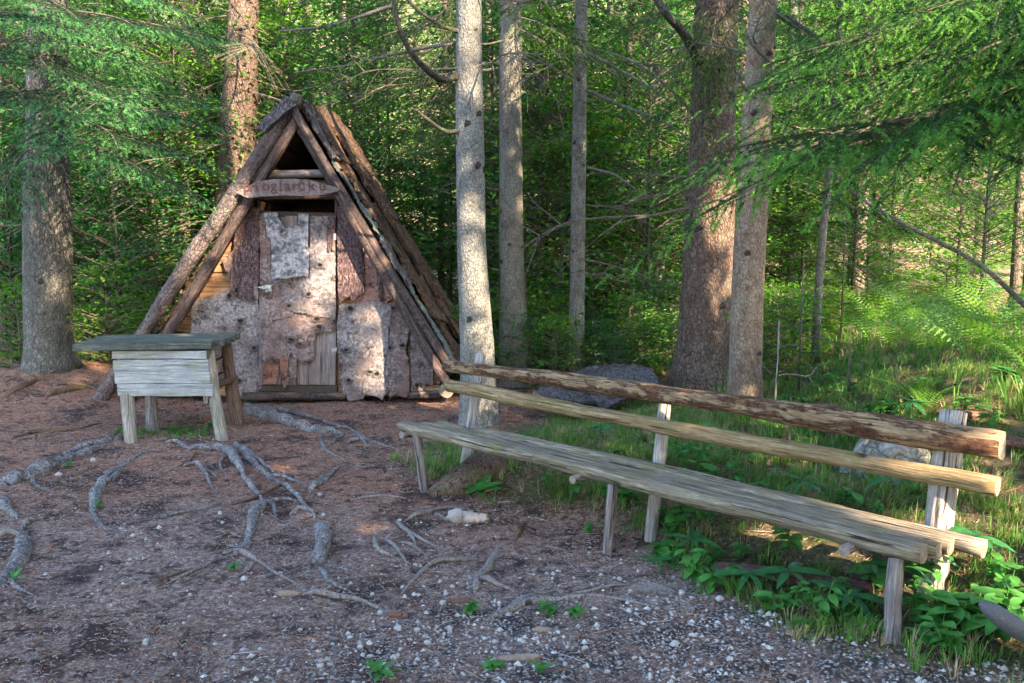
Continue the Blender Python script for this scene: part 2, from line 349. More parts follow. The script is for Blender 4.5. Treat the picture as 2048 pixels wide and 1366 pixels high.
def m_ground():
    n = NT('ground'); v = n.obj
    z = n.n.new('ShaderNodeSeparateColor'); n.l.new(n.attr('zone'), z.inputs[0])
    grass, gravel, red = z.outputs[0], z.outputs[1], z.outputs[2]
    w = n.warp(v, 6, 0.05)
    f0 = n.noise(w, 30, 6, 0.85); f1 = n.noise(w, 75, 5, 0.85); f2 = n.noise(w, 11, 5, 0.75); f3 = n.noise(w, 2.6, 5, 0.7)
    fm = n.math('ADD', n.math('MULTIPLY', f0, 0.55), n.math('MULTIPLY', f1, 0.45))
    dirt = n.ramp(fm, [(0.36, (0.03, 0.021, 0.02)), (0.455, (0.165, 0.105, 0.085)), (0.525, (0.34, 0.235, 0.195)), (0.595, (0.60, 0.49, 0.43))])
    litter = n.ramp(fm, [(0.36, (0.04, 0.018, 0.012)), (0.46, (0.20, 0.095, 0.06)), (0.54, (0.36, 0.195, 0.135)), (0.62, (0.52, 0.36, 0.27))])
    c = n.mix(n.ramp(n.math('ADD', red, n.math('MULTIPLY', f3, 0.7)), [(0.38, 0.0), (0.85, 1.0)]), dirt, litter)
    c = n.mix(n.ramp(f3, [(0.50, 0.0), (0.60, 0.85)]), c, (0.032, 0.024, 0.026))
    c = n.mix(n.ramp(f2, [(0.53, 0.0), (0.61, 0.85)]), c, (0.03, 0.021, 0.02))
    c = n.mix(n.ramp(f2, [(0.33, 0.5), (0.43, 0.0)]), c, (0.36, 0.27, 0.24))
    gr = n.ramp(n.voro(w, 62), [(0.16, (0.60, 0.58, 0.56)), (0.32, (0.30, 0.275, 0.26)), (0.55, (0.06, 0.052, 0.052))])
    gm = n.math('MULTIPLY', gravel, n.ramp(n.math('ADD', f2, n.math('MULTIPLY', f3, 0.5)), [(0.66, 0.0), (0.84, 0.9)]))
    c = n.mix(gm, c, gr)
    soil = n.ramp(fm, [(0.36, (0.03, 0.02, 0.012)), (0.48, (0.11, 0.085, 0.045)), (0.6, (0.27, 0.205, 0.12))])
    soil = n.mix(n.ramp(f2, [(0.45, 0.0), (0.6, 0.8)]), soil, (0.045, 0.07, 0.018))
    c = n.mix(n.math('MULTIPLY', grass, 0.9), c, soil)
    h = n.math('ADD', n.math('MULTIPLY', fm, 1.2), n.math('MULTIPLY', f2, 1.3))
    sep = n.n.new('ShaderNodeSeparateXYZ'); n.l.new(v, sep.inputs[0])
    far = n.ramp(n.math('MULTIPLY', sep.outputs[1], 0.02), [(0.26, 0.0), (0.46, 1.0)])
    leafy = n.ramp(n.noise(v, 5, 6, 0.85), [(0.36, (0.07, 0.035, 0.02)), (0.5, (0.25, 0.15, 0.10)), (0.62, (0.58, 0.45, 0.38))])
    leafy = n.mix(n.ramp(n.noise(v, 0.5, 5, 0.75), [(0.42, 0.0), (0.52, 0.9)]), leafy, n.mix(n.noise(v, 9, 3), (0.03, 0.08, 0.012), (0.10, 0.17, 0.03)))
    c = n.mix(far, c, leafy)
    return n.done(c, 0.92, n.bump(h, 1.0, 0.02))
M['ground'] = m_ground()

# ------------------------------------------------------------------ mesh helpers
def mesh(name, verts, faces, mats=(), smooth=True, fmat=None):
    me = bpy.data.meshes.new(name)
    if isinstance(faces, np.ndarray):
        verts = np.asarray(verts, np.float32)
        k = faces.shape[1]; nf = faces.shape[0]
        me.vertices.add(len(verts)); me.vertices.foreach_set('co', verts.ravel())
        me.loops.add(nf * k); me.loops.foreach_set('vertex_index', faces.astype(np.int32).ravel())
        me.polygons.add(nf); me.polygons.foreach_set('loop_start', np.arange(0, nf * k, k, dtype=np.int32))
        me.update(calc_edges=True)
    else:
        me.from_pydata([tuple(v) for v in verts], [], faces)
        me.update()
    for m in mats: me.materials.append(M[m] if isinstance(m, str) else m)
    if fmat is not None: me.polygons.foreach_set('material_index', np.asarray(fmat, np.int32))
    me.polygons.foreach_set('use_smooth', np.full(len(me.polygons), bool(smooth)))
    return me
WM = {}
def obj(name, me, parent=None, mw=None):
    o = bpy.data.objects.new(name, me)
    COL.objects.link(o)
    mw = Matrix.Identity(4) if mw is None else mw
    if parent is not None:
        o.parent = parent
        o.matrix_parent_inverse = WM[parent].inverted()
    o.matrix_basis = mw
    WM[o] = mw.copy()
    return o
def tag(o, label=None, cat=None, group=None, kind=None):
    if label: o['label'] = label
    if cat: o['category'] = cat
    if group: o['group'] = group
    if kind: o['kind'] = kind
    return o
def empty(name, loc, label, cat, group=None):
    o = obj(name, None, None, Matrix.Translation(loc))
    o.empty_display_size = 0.1
    return tag(o, label, cat, group)
def frame(z_axis, x_hint=Vector((1, 0, 0))):
    z = z_axis.normalized()
    x = x_hint - z * x_hint.dot(z)
    if x.length < 1e-4:
        x = Vector((0, 1, 0)) - z * z.y
    x.normalize()
    y = z.cross(x)
    return Matrix((x, y, z)).transposed()
def tube(pts, radii, sides=10, rough=0.0, cap=True, seed=0, flat=None):
    """verts, faces of a tapered tube along pts; rough is a fraction of the radius"""
    rr = random.Random(seed)
    pts = [Vector(p) for p in pts]
    V, F = [], []
    n = len(pts)
    hint = Vector((0.31, 0.9, 0.17))
    ph = [rr.uniform(0, 6.28) for _ in range(6)]
    for i, p in enumerate(pts):
        t = (pts[min(i + 1, n - 1)] - pts[max(i - 1, 0)])
        R = frame(t, hint)
        for k in range(sides):
            a = 2 * PI * k / sides
            q = 1 + rough * (0.5 * math.sin(2 * a + ph[0] + i * 0.35) + 0.35 * math.sin(3 * a + ph[1] - i * 0.6) + 0.55 * rr.uniform(-1, 1))
            c, s_ = math.cos(a), math.sin(a)
            if flat is not None: s_ = max(s_, flat)
            V.append(p + R @ Vector((c, s_, 0)) * radii[i] * q)
    for i in range(n - 1):
        for k in range(sides):
            a = i * sides + k; b = i * sides + (k + 1) % sides
            F.append((a, b, b + sides, a + sides))
    if cap:
        F.append(tuple(range(sides - 1, -1, -1)))
        F.append(tuple((n - 1) * sides + k for k in range(sides)))
    return V, F
def spline(pts, n):
    pts = [Vector(p) for p in pts]
    if len(pts) == 2:
        return [pts[0].lerp(pts[1], i / (n - 1)) for i in range(n)]
    e = [pts[0] * 2 - pts[1]] + pts + [pts[-1] * 2 - pts[-2]]
    out = []
    m = len(pts) - 1
    for i in range(n):
        x = i / (n - 1) * m
        k = min(int(x), m - 1); t = x - k
        a, b, c, d = e[k], e[k + 1], e[k + 2], e[k + 3]
        out.append(0.5 * ((2 * b) + (c - a) * t + (2 * a - 5 * b + 4 * c - d) * t * t + (3 * b - a - 3 * c + d) * t ** 3))
    return out
def lerp_list(vals, n):
    return list(np.interp(np.linspace(0, 1, n), np.linspace(0, 1, len(vals)), vals))
def log(name, p0, p1, r0, r1, mat, parent=None, sides=14, segs=10, rough=0.05, bend=0.0, end='end_grain', flat=None, up=None, seed=None):
    """a round pole from p0 to p1, its grain along local z"""
    p0, p1 = Vector(p0), Vector(p1)
    L = (p1 - p0).length
    seed = seed if seed is not None else random.randint(0, 9999)
    rr = random.Random(seed)
    b1, b2 = rr.uniform(-1, 1) * bend, rr.uniform(-1, 1) * bend
    pts, rad = [], []
    for i in range(segs + 1):
        t = i / segs
        pts.append(Vector((b1 * math.sin(PI * t), b2 * math.sin(PI * t), L * t)))
        rad.append((r0 + (r1 - r0) * t) * (1 + 0.04 * math.sin(9 * t + seed)))
    V, F = [], []
    ph = [rr.uniform(0, 6.28) for _ in range(4)]
    for i, p in enumerate(pts):
        for k in range(sides):
            a = 2 * PI * k / sides
            q = 1 + rough * (0.8 * math.sin(2 * a + ph[0] + 0.25 * i) + 0.6 * math.sin(3 * a + ph[1] - 0.3 * i) + 0.7 * math.sin(1 * a + ph[2] + 0.6 * i) + 0.6 * rr.uniform(-1, 1))
            c, s_ = math.cos(a), math.sin(a)
            if flat is not None and s_ > flat: s_ = flat + (s_ - flat) * 0.12
            V.append(p + Vector((c, s_, 0)) * rad[i] * q)
    for i in range(segs):
        for k in range(sides):
            a = i * sides + k; b = i * sides + (k + 1) % sides
            F.append((a, b, b + sides, a + sides))
    nb = len(F)
    F.append(tuple(range(sides - 1, -1, -1))); F.append(tuple(segs * sides + k for k in range(sides)))
    me = mesh(name, V, F, [mat, end], True, [0] * nb + [1, 1])
    me.polygons[nb].use_smooth = False; me.polygons[nb + 1].use_smooth = False
    z = (p1 - p0).normalized()
    if up is None:
        R = frame(z)
    else:
        y = (up - z * up.dot(z)).normalized(); x = y.cross(z)
        R = Matrix((x, y, z)).transposed()
    return obj(name, me, parent, Matrix.Translation(p0) @ R.to_4x4())
def board(name, p0, p1, width_vec, thick, mat, parent=None, jit=0.004, seed=None):
    """plank: length along local z from p0 to p1 (centre line), width along width_vec, front face on +y side"""
    p0, p1, w = Vector(p0), Vector(p1), Vector(width_vec)
    rr = random.Random(seed if seed is not None else random.randint(0, 99999))
    L = (p1 - p0).length; W = w.length
    n = max(3, int(L / 0.12))
    z = (p1 - p0).normalized(); x = (w - z * w.dot(z)).normalized(); y = z.cross(x)
    V, F = [], []
    prof = [(-0.5, -0.5), (0.5, -0.5), (0.5, 0.42), (0.46, 0.5), (-0.46, 0.5), (-0.5, 0.42)]
    w0 = rr.uniform(-1, 1); w1 = rr.uniform(-1, 1)
    for i in range(n + 1):
        t = i / n
        ex = jit * rr.uniform(-1, 1); ex2 = jit * rr.uniform(-1, 1); ey = 0.4 * jit * rr.uniform(-1, 1) + 0.006 * w0 * math.sin(PI * t)
        for (a, b) in prof:
            V.append(Vector((a * W + (ex if a > 0 else ex2), b * thick + ey + 0.3 * jit * w1 * a, L * t)))
    k = len(prof)
    for i in range(n):
        for j in range(k):
            a = i * k + j; b = i * k + (j + 1) % k
            F.append((a, b, b + k, a + k))
    F.append(tuple(range(k - 1, -1, -1))); F.append(tuple(n * k + j for j in range(k)))
    me = mesh(name, V, F, [mat], False)
    R = Matrix((x, y, z)).transposed()
    return obj(name, me, parent, Matrix.Translation(p0) @ R.to_4x4())
def plate_mesh(name, poly, thick, mat, ragged=0.006, wob=0.006, grid=0.06, curl=0.006, seed=0, bend=0.0):
    """a ragged flat sheet: outline poly in local xy, front on +z, real thickness; slightly warped"""
    rr = random.Random(seed)
    pts = []
    n = len(poly)
    for i in range(n):
        a = Vector(poly[i]); b = Vector(poly[(i + 1) % n])
        L = (b - a).length
        m = max(1, int(L / 0.022)) if ragged > 0 else 1
        nrm = Vector((-(b - a).y, (b - a).x)).normalized() if L > 1e-6 else Vector((0, 0))
        w = 0
        for k in range(m):
            t = k / m
            w = 0.6 * w + ragged * rr.uniform(-1, 1)
            pts.append(a.lerp(b, t) + nrm * (w * math.sin(PI * t) if k else 0))
    nb = len(pts)
    xs = [p.x for p in pts]; ys = [p.y for p in pts]
    ins = []
    x = min(xs) + grid / 2
    while x < max(xs):
        y = min(ys) + grid / 2
        while y < max(ys):
            ins.append(Vector((x + rr.uniform(-.2, .2) * grid, y + rr.uniform(-.2, .2) * grid)))
            y += grid
        x += grid
    vs, es, fs, *_ = delaunay_2d_cdt([Vector((p.x, p.y)) for p in pts] + ins, [(i, (i + 1) % nb) for i in range(nb)], [], 1, 1e-6)
    from collections import Counter
    cnt = Counter()
    for f in fs:
        for i in range(len(f)):
            a, b = f[i], f[(i + 1) % len(f)]
            cnt[(min(a, b), max(a, b))] += 1
    bd = {v for e, c in cnt.items() if c == 1 for v in e}
    cx = sum(xs) / nb; hw = max(max(xs) - min(xs), 1e-3) / 2
    def zz(i, p):
        z = wob * (float(vnoise(p.x, p.y, 5.0, seed)) + 0.5 * float(vnoise(p.x, p.y, 14.0, seed + 1)))
        if i in bd: z += curl * rr.uniform(-0.6, 1)
        z -= bend * ((p.x - cx) / hw) ** 2
        return z
    Z = [zz(i, p) for i, p in enumerate(vs)]
    N = len(vs)
    V = [(p.x, p.y, Z[i]) for i, p in enumerate(vs)] + [(p.x, p.y, Z[i] - thick) for i, p in enumerate(vs)]
    F = []
    for f in fs:
        f = list(f)
        a, b, c = (vs[f[0]], vs[f[1]], vs[f[2]])
        if (b.x - a.x) * (c.y - a.y) - (b.y - a.y) * (c.x - a.x) < 0: f.reverse()
        F.append(tuple(f)); F.append(tuple(i + N for i in reversed(f)))
        for i in range(len(f)):
            a, b = f[i], f[(i + 1) % len(f)]
            if cnt[(min(a, b), max(a, b))] == 1: F.append((b, a, a + N, b + N))
    me = mesh(name, V, F, [mat], False)
    return me
def plate_at(name, wpts, nrm, upv, thick, mat, parent=None, **kw):
    """sheet from world points lying on a plane of normal nrm"""
    c = sum((Vector(p) for p in wpts), Vector()) / len(wpts)
    z = Vector(nrm).normalized(); y = (Vector(upv) - z * Vector(upv).dot(z)).normalized(); x = y.cross(z)
    poly = [((Vector(p) - c).dot(x), (Vector(p) - c).dot(y)) for p in wpts]
    me = plate_mesh(name, poly, thick, mat, **kw)
    return obj(name, me, parent, Matrix.Translation(c) @ Matrix((x, y, z)).transposed().to_4x4())
def blob_mesh(name, mat, seed, lump=0.25, sub=2, squash=(1, 1, 0.7), facet=False):
    import bmesh
    bm = bmesh.new(); bmesh.ops.create_icosphere(bm, subdivisions=sub, radius=1.0)
    rr = random.Random(seed)
    off = [Vector((rr.uniform(-1, 1), rr.uniform(-1, 1), rr.uniform(-1, 1))).normalized() for _ in range(7)]
    amp = [rr.uniform(-lump, lump) for _ in off]
    for v in bm.verts:
        d = v.co.normalized(); k = 1.0
        for o_, a in zip(off, amp): k += a * max(0, d.dot(o_)) ** 3
        k += 0.25 * lump * rr.uniform(-1, 1)
        v.co = Vector((d.x * squash[0], d.y * squash[1], d.z * squash[2])) * k
    me = bpy.data.meshes.new(name); bm.to_mesh(me); bm.free()
    me.materials.append(M[mat]); me.polygons.foreach_set('use_smooth', np.full(len(me.polygons), not facet))
    return me

# ------------------------------------------------------------------ the ground
def grid_axis(segs):
    out = []
    for a, b, n in segs: out += list(np.linspace(a, b, n, endpoint=False))
    return np.array(out + [segs[-1][1]])
gx = grid_axis([(-140, -40, 20), (-40, -12, 28), (-12, -5, 60), (-5, 5, 330), (5, 12, 60), (12, 40, 28), (40, 140, 20)])
gy = grid_axis([(-60, -10, 12), (-10, 1.2, 14), (1.2, 5, 150), (5, 10, 140), (10, 16, 60), (16, 40, 60), (40, 150, 50)])
GX, GY = np.meshgrid(gx, gy)
GZ = hgt(GX, GY)
nx, ny = len(gx), len(gy)
idx = np.arange(nx * ny).reshape(ny, nx)
gf = np.stack([idx[:-1, :-1], idx[:-1, 1:], idx[1:, 1:], idx[1:, :-1]], -1).reshape(-1, 4)
gme = mesh('ground', np.stack([GX, GY, GZ], -1).reshape(-1, 3), gf, ['ground'])
def grass_mask(x, y):
    s, t = bench_st(x, y)
    edge = 0.10 - 0.42 * sstep(1.3, 3.2, t) + 0.14 * vnoise(x, y, 2.0, 21)
    g = sstep(0, 0.25, s - edge) * sstep(-0.55, -0.15, t + 0.12 * vnoise(x, y, 1.7, 22) + 0.25 * np.minimum(s, 1.5)) * (1 - sstep(11, 17, y))
    tb = np.exp(-(((x + 2.85) / 0.55) ** 2 + ((y - 7.0) / 0.30) ** 2) * 1.2)
    return np.clip(g + 1.1 * np.clip(tb - 0.3, 0, 1), 0, 1)
def gravel_mask(x, y):
    s, t = bench_st(x, y)
    return sstep(4.3, 3.2, y + 0.35 * vnoise(x, y, 0.8, 31)) * sstep(-1.6, 0.2, x + 0.5 * vnoise(x, y, 0.7, 32)) * (1 - sstep(-0.25, 0.1, s))
def red_mask(x, y):
    return np.clip(sstep(4.0, 6.5, y + 0.7 * vnoise(x, y, 0.6, 41)) * 0.7 + 0.55 * np.exp(-(((x - 0.0) / 1.0) ** 2 + ((y - 4.9) / 0.9) ** 2)) + 0.25 * vnoise(x, y, 0.5, 42), 0, 1)
ca = gme.color_attributes.new('zone', 'FLOAT_COLOR', 'POINT')
zc = np.stack([grass_mask(GX, GY), gravel_mask(GX, GY), red_mask(GX, GY), np.ones_like(GX)], -1).astype(np.float32)
ca.data.foreach_set('color', zc.ravel())
tag(obj('ground', gme), kind='structure')

# ------------------------------------------------------------------ the hut
YF = 8.5                                   # plane of the front wall
def F1(x, y): return (220 + x / 2.844, 160 + y / 2.844)     # photo crop -> photo pixels
def F2(x, y): return (360 + x / 3.332, 400 + y / 3.332)
def F3(x, y): return (460 + x / 6.827, 320 + y / 6.827)
hut = empty('bark_hut', (P(590, 800, YF).x, YF, 0.0), 'small steep A-frame hut clad in sheets of bark with a plank door', 'hut')
FRONT, UPZ = Vector((0, -1, 0)), Vector((0, 0, 1))
def wall_x(v, side):
    """pixel column where the wall meets the rafter at row v"""
    if side < 0: return 575 + (265 - 575) * (v - 250) / (800 - 250)
    return 590 + (893 - 590) * (v - 232) / (768 - 232)
# horizontal planks behind the bark, left and right of the door
rows = [(432, 470), (471, 508), (509, 545), (546, 562), (563, 597), (598, 632), (633, 664), (665, 700), (701, 735), (736, 768), (769, 792)]
for k, (a, b) in enumerate(rows):
    m = (a + b) / 2
    for side in (-1, 1):
        u0, u1 = (wall_x(m, -1), 518) if side < 0 else (675, wall_x(m, 1) - 4)
        if u1 - u0 < 12: continue
        yy = YF + 0.035
        wpt = [P(wall_x(a, -1), a, yy), P(518, a, yy), P(518, b, yy), P(wall_x(b, -1), b, yy)] if side < 0 else \
              [P(675, a, yy), P(wall_x(a, 1), a, yy), P(wall_x(b, 1), b, yy), P(675, b, yy)]
        d = (P(u1, m, yy) - P(u0, m, yy))
        p0, p1 = P(u0, m, yy), P(u1, m, yy)
        board('plank', p0, p1, (P(u0, a, yy) - P(u0, b, yy)) * 0.985, 0.022, 'plank_warm', hut, seed=k)
# sheets of bark on the wall: outline (crop pixels), material, layer
SH = [
 ([(400,55),(525,50),(525,545),(490,575),(480,670),(395,665),(385,600),(355,560),(350,350),(370,200)], 'sheet_dark', 2, 'dark furrowed bark left of the door'),
 ([(280,400),(350,340),(358,560),(390,610),(380,640),(340,600),(320,500)], 'sheet_pink', 1, None),
 ([(70,655),(200,650),(300,600),(320,590),(390,660),(480,665),(518,600),(535,900),(545,1250),(540,1290),(420,1330),(330,1310),(330,900),(70,905)], 'sheet_grey', 0, 'wide pale grey bark sheet'),
 ([(485,560),(518,540),(520,640),(490,645)], 'plank_grey', 3, None),
 ([(1045,55),(1075,30),(1150,130),(1215,250),(1222,630),(1180,650),(1150,690),(1130,640),(1060,690),(1050,600)], 'sheet_dark', 2, 'dark furrowed bark right of the door'),
 ([(1205,230),(1300,370),(1400,560),(1430,640),(1360,695),(1300,680),(1230,690),(1160,695),(1205,620)], 'sheet_red', 0, None),
 ([(1300,420),(1340,480),(1360,680),(1335,680),(1315,560)], 'sheet_dark', 1, None),
 ([(1060,695),(1200,690),(1290,670),(1400,695),(1410,760),(1390,850),(1390,1000),(1370,1100),(1380,1270),(1350,1330),(1240,1290),(1220,1320),(1130,1345),(1085,1290),(1070,1180),(1050,1000),(1045,850)], 'sheet_grey', 1, 'large pale grey bark sheet with knots'),
 ([(1415,690),(1480,700),(1530,800),(1525,900),(1500,990),(1530,1080),(1530,1290),(1500,1320),(1440,1290),(1400,1320),(1375,1290),(1375,1090),(1395,950),(1400,780)], 'sheet_pink', 2, None),
 ([(1410,640),(1440,650),(1560,850),(1640,960),(1535,900),(1480,710)], 'sheet_red', 0, None),
 ([(1535,890),(1580,880),(1640,960),(1690,1070),(1690,1240),(1640,1220),(1620,1270),(1540,1270),(1530,1000)], 'sheet_pink', 1, None),
 ([(1690,1060),(1760,1110),(1780,1190),(1700,1200)], 'sheet_pink', 2, None),
]
for k, (poly, mt, lay, lb) in enumerate(SH):
    y = YF - 0.014 - 0.026 * lay
    o = plate_at('bark_sheet', [P(*F2(*q), y) for q in poly], FRONT, UPZ, 0.016, mt, hut, seed=k + 1, wob=0.010, curl=0.010, bend=0.02 if mt == 'sheet_dark' else 0)
    if lb: o['label'] = lb
# door
YD = YF - 0.03
door = board('door', P(596, 772, YD + 0.05), P(596, 424, YD + 0.05), P(672, 600, YD) - P(518, 600, YD), 0.02, 'dark_inside', hut, seed=3)
door['label'] = 'plank door patched with sheets of bark'
for k, (a, b, tp, bt) in enumerate([(530, 612, 92, 1230), (613, 708, 112, 1228), (709, 787, 106, 1232), (788, 861, 90, 1230), (862, 949, 108, 1229), (950, 1040, 106, 1231)]):
    m = (a + b) / 2
    p0, p1 = P(*F2(m, bt), YD + 0.02), P(*F2(m, tp), YD + 0.02)
    board('plank', p0, p1, (P(*F2(b, 600), YD) - P(*F2(a, 600), YD)) * 0.985, 0.024, 'plank_grey', door, seed=k + 40)
DS = [
 ([(530,95),(560,100),(575,240),(605,270),(610,540),(600,560),(535,560)], 'sheet_pink', 0),
 ([(555,85),(650,82),(660,130),(700,185),(780,170),(790,95),(855,95),(855,505),(700,525),(612,540),(605,260),(575,235)], 'sheet_blue', 2),
 ([(864,105),(985,110),(975,250),(990,350),(1035,350),(1035,790),(930,780),(760,745),(700,700),(690,560),(864,520)], 'sheet_grey', 1),
 ([(985,110),(1025,110),(1035,180),(1005,340),(985,340),(975,250)], 'sheet_dark', 2),
 ([(537,560),(690,545),(760,750),(740,775),(620,800),(570,900),(540,900)], 'sheet_pink', 0),
 ([(540,885),(620,812),(770,768),(935,785),(1030,800),(1005,885),(930,880),(900,900),(890,1060),(830,1085),(770,1060),(740,1010),(720,1080),(680,1060),(600,1060),(545,1080)], 'sheet_pink', 1),
 ([(670,1020),(720,1080),(712,1180),(745,1180),(700,1260),(680,1200),(665,1060)], 'sheet_red', 2),
 ([(730,1050),(780,1060),(775,1180),(745,1190),(722,1120)], 'sheet_pink', 2),
 ([(548,1085),(655,1075),(660,1150),(640,1230),(552,1225)], 'sheet_red', 0),
]
for k, (poly, mt, lay) in enumerate(DS):
    y = YD - 0.012 - 0.02 * lay
    plate_at('bark_sheet', [P(*F2(*q), y) for q in poly], FRONT, UPZ, 0.013, mt, door, seed=k + 61, wob=0.007, curl=0.008)
def small_box(name, wpts, thick, mat, parent):
    return plate_at(name, wpts, FRONT, UPZ, thick, mat, parent, ragged=0, wob=0, curl=0, grid=5)
def rect(u0, v0, u1, v1, y): return [P(u0, v0, y), P(u0, v1, y), P(u1, v1, y), P(u1, v0, y)]
lt = small_box('latch', rect(523, 572, 541, 578, YD - 0.06), 0.02, 'metal', door)
small_box('latch_bolt', rect(516, 573.5, 527, 576, YD - 0.075), 0.012, 'metal', lt)
small_box('latch_plate', rect(531, 570, 543, 583, YD - 0.05), 0.008, 'metal', lt)
log('latch_knob', P(533, 577, YD - 0.06), P(533, 584, YD - 0.10), 0.008, 0.007, 'metal', lt, 8, 2, 0)
hg = small_box('hinge', rect(663, 697, 672, 703, YD - 0.075), 0.006, 'metal', door)
log('hinge_pin', P(672.5, 705, YD - 0.075), P(672.5, 695, YD - 0.075), 0.008, 0.008, 'metal', hg, 8, 2, 0)
small_box('hinge', rect(667, 467, 672, 480, YD - 0.06), 0.006, 'metal', door)
board('door_step', P(523, 777, YF - 0.01), P(674, 777, YF - 0.01), P(600, 771, YF) - P(600, 783, YF), 0.03, 'dark_inside', hut)
# door posts, dark gap and header
for u in (517, 674):
    log('door_post', P(u, 795, YF + 0.04), P(u, 395, YF + 0.04), 0.022, 0.02, 'pole_brown', hut)
log('sill_log', P(486, 793, YF - 0.02), P(690, 791, YF - 0.02), 0.045, 0.04, 'rafter', hut)
log('sill_log', P(815, 790, YF - 0.02), P(902, 787, YF - 0.02), 0.045, 0.04, 'rafter', hut)
board('plank', P(822, 778, YF - 0.015), P(882, 776, YF - 0.015), P(850, 773, YF) - P(850, 781, YF), 0.02, 'plank_warm', hut)
log('corner_log', P(892, 781, YF - 0.10), P(880, 772, YF + 1.9), 0.075, 0.07, 'rafter_bark', hut)
log('cross_log', P(480, 392, YF - 0.02), P(690, 392, YF - 0.02), 0.035, 0.032, 'pole_brown', hut)
log('cross_log', P(508, 349, YF - 0.04), P(655, 347, YF - 0.04), 0.042, 0.038, 'root_pale', hut)
board('header_board', P(498, 374, YF + 0.03), P(680, 372, YF + 0.03), P(590, 358, YF) - P(590, 384, YF), 0.02, 'pole_brown', hut)
# carved name board
YS = YF - 0.30
sg = plate_at('name_board', [P(*F3(*q), YS) for q in [(80,440),(200,385),(380,290),(600,262),(850,255),(1050,262),(1200,305),(1420,365),(1500,400),(1480,430),(1300,470),(1000,490),(700,485),(450,495),(250,520),(190,500)]],
              FRONT, UPZ, 0.03, 'sign', hut, ragged=0.002, wob=0.001, curl=0.001, seed=5)
sg['label'] = 'weathered curved board with burnt lettering'
for ch, xx in zip('prioglarčku', [232, 305, 362, 490, 596, 690, 786, 880, 975, 1112, 1262]):
    cu = bpy.data.curves.new('letter', 'FONT')
    cu.body = ch; cu.size = 0.135; cu.extrude = 0.003; cu.align_x = 'CENTER'; cu.offset = 0.0015
    tmp = bpy.data.objects.new('tmp', cu); COL.objects.link(tmp)
    bpy.context.view_layer.update()
    tme = bpy.data.meshes.new_from_object(tmp.evaluated_get(bpy.context.evaluated_depsgraph_get()))
    bpy.data.objects.remove(tmp); tme.materials.clear(); tme.materials.append(M['burnt'])
    obj('letter', tme, sg, Matrix.Translation(P(*F3(xx, 425 if xx < 400 else 412), YS - 0.006)) @ Matrix.Rotation(PI / 2, 4, 'X'))
# rafters
YR = YF - 0.20
APEX = P(583, 222, YR)
log('rafter', P(597, 190, YR + 0.0), P(188, 818, YR + 0.02), 0.064, 0.076, 'rafter_bark', hut, 14, 24, 0.10, 0.03, seed=11)
log('rafter', P(598, 232, YR + 0.02), P(255, 802, YR + 0.10), 0.050, 0.062, 'rafter', hut, 14, 24, 0.07, 0.02, seed=12)
log('rafter', P(578, 205, YR - 0.01), P(906, 745, YR - 0.01), 0.040, 0.045, 'rafter', hut, 14, 24, 0.07, 0.02, seed=13)
log('rafter', P(672, 380, YR - 0.03), P(897, 772, YR - 0.03), 0.040, 0.046, 'rafter', hut, 14, 20, 0.07, 0.015, seed=14)
log('rafter', P(580, 228, YR + 0.06), P(690, 405, YR + 0.04), 0.045, 0.045, 'rafter', hut, 14, 14, 0.07, 0.01, seed=15)
# roof: boards lying from front to back on both slopes
YB = YF + 1.85
def slope_pt(side, k, y, off):
    """k 0 at the ridge .. 1 at the eaves; off = distance outwards from the slope"""
    if side < 0: a, b = P(588, 212, YR), P(225, 790, YR)
    else: a, b = P(584, 212, YR), P(906, 752, YR)
    d = (b - a)
    nrm = Vector((d.z, 0, -d.x)).normalized()
    if nrm.z < 0: nrm = -nrm
    p = a + d * k + nrm * off
    return Vector((p.x, y, p.z))
for side in (-1, 1):
    nb_ = 17
    for i in range(nb_):
        k0, k1 = i / nb_ + 0.006, (i + 1) / nb_ - 0.004
        mth = (k0 + k1) / 2
        yf = YR + (0.07 if side < 0 else 0.14) + random.uniform(0, 0.05)
        p0 = slope_pt(side, mth, yf, -0.055 if side < 0 else 0.055)
        p1 = slope_pt(side, mth, YB, -0.055 if side < 0 else 0.055)
        w = slope_pt(side, k1, yf, 0) - slope_pt(side, k0, yf, 0)
        board('roof_board', p0, p1, -w if side > 0 else w, 0.03, 'pole_brown' if i % 3 else 'plank_warm', hut, seed=i)
nR = Vector((slope_pt(1, 0.5, 0, 1) - slope_pt(1, 0.5, 0, 0)))
dR = slope_pt(1, 0, 0, 0) - slope_pt(1, 1, 0, 0)
nL = Vector((slope_pt(-1, 0.5, 0, 1) - slope_pt(-1, 0.5, 0, 0)))
dL = slope_pt(-1, 0, 0, 0) - slope_pt(-1, 1, 0, 0)
rr = random.Random(5)
def roof_sheet(side, k0, k1, y0, y1, off, mat, sd, thick=0.03, bend=0.0, name='roof_bark'):
    pts = []
    for (k, y) in [(k0, y0), (k1, y0), (k1 + rr.uniform(-.02, .02), (y0 + y1) / 2), (k1, y1), (k0, y1), (k0 + rr.uniform(-.02, .02), (y0 + y1) / 2)]:
        pts.append(slope_pt(side, k + rr.uniform(-.01, .01), y + rr.uniform(-.05, .05), off))
    return plate_at(name, pts, nR if side > 0 else nL, dR if side > 0 else dL, thick, mat, hut, seed=sd, wob=0.02, curl=0.015, ragged=0.012, grid=0.09, bend=bend)
sd = 100
for (k0, k1) in [(-0.02, 0.2), (0.17, 0.42), (0.38, 0.62), (0.58, 0.82), (0.76, 1.02)]:
    for (y0, y1, lift) in [(YR + 0.24, YR + 0.95, 0.10), (YR + 0.85, YR + 1.7, 0.125), (YR + 1.5, YB + 0.1, 0.105)]:
        sd += 1
        roof_sheet(1, k0, k1, y0, y1, lift + rr.uniform(0, 0.035), 'sheet_roof', sd, 0.03)
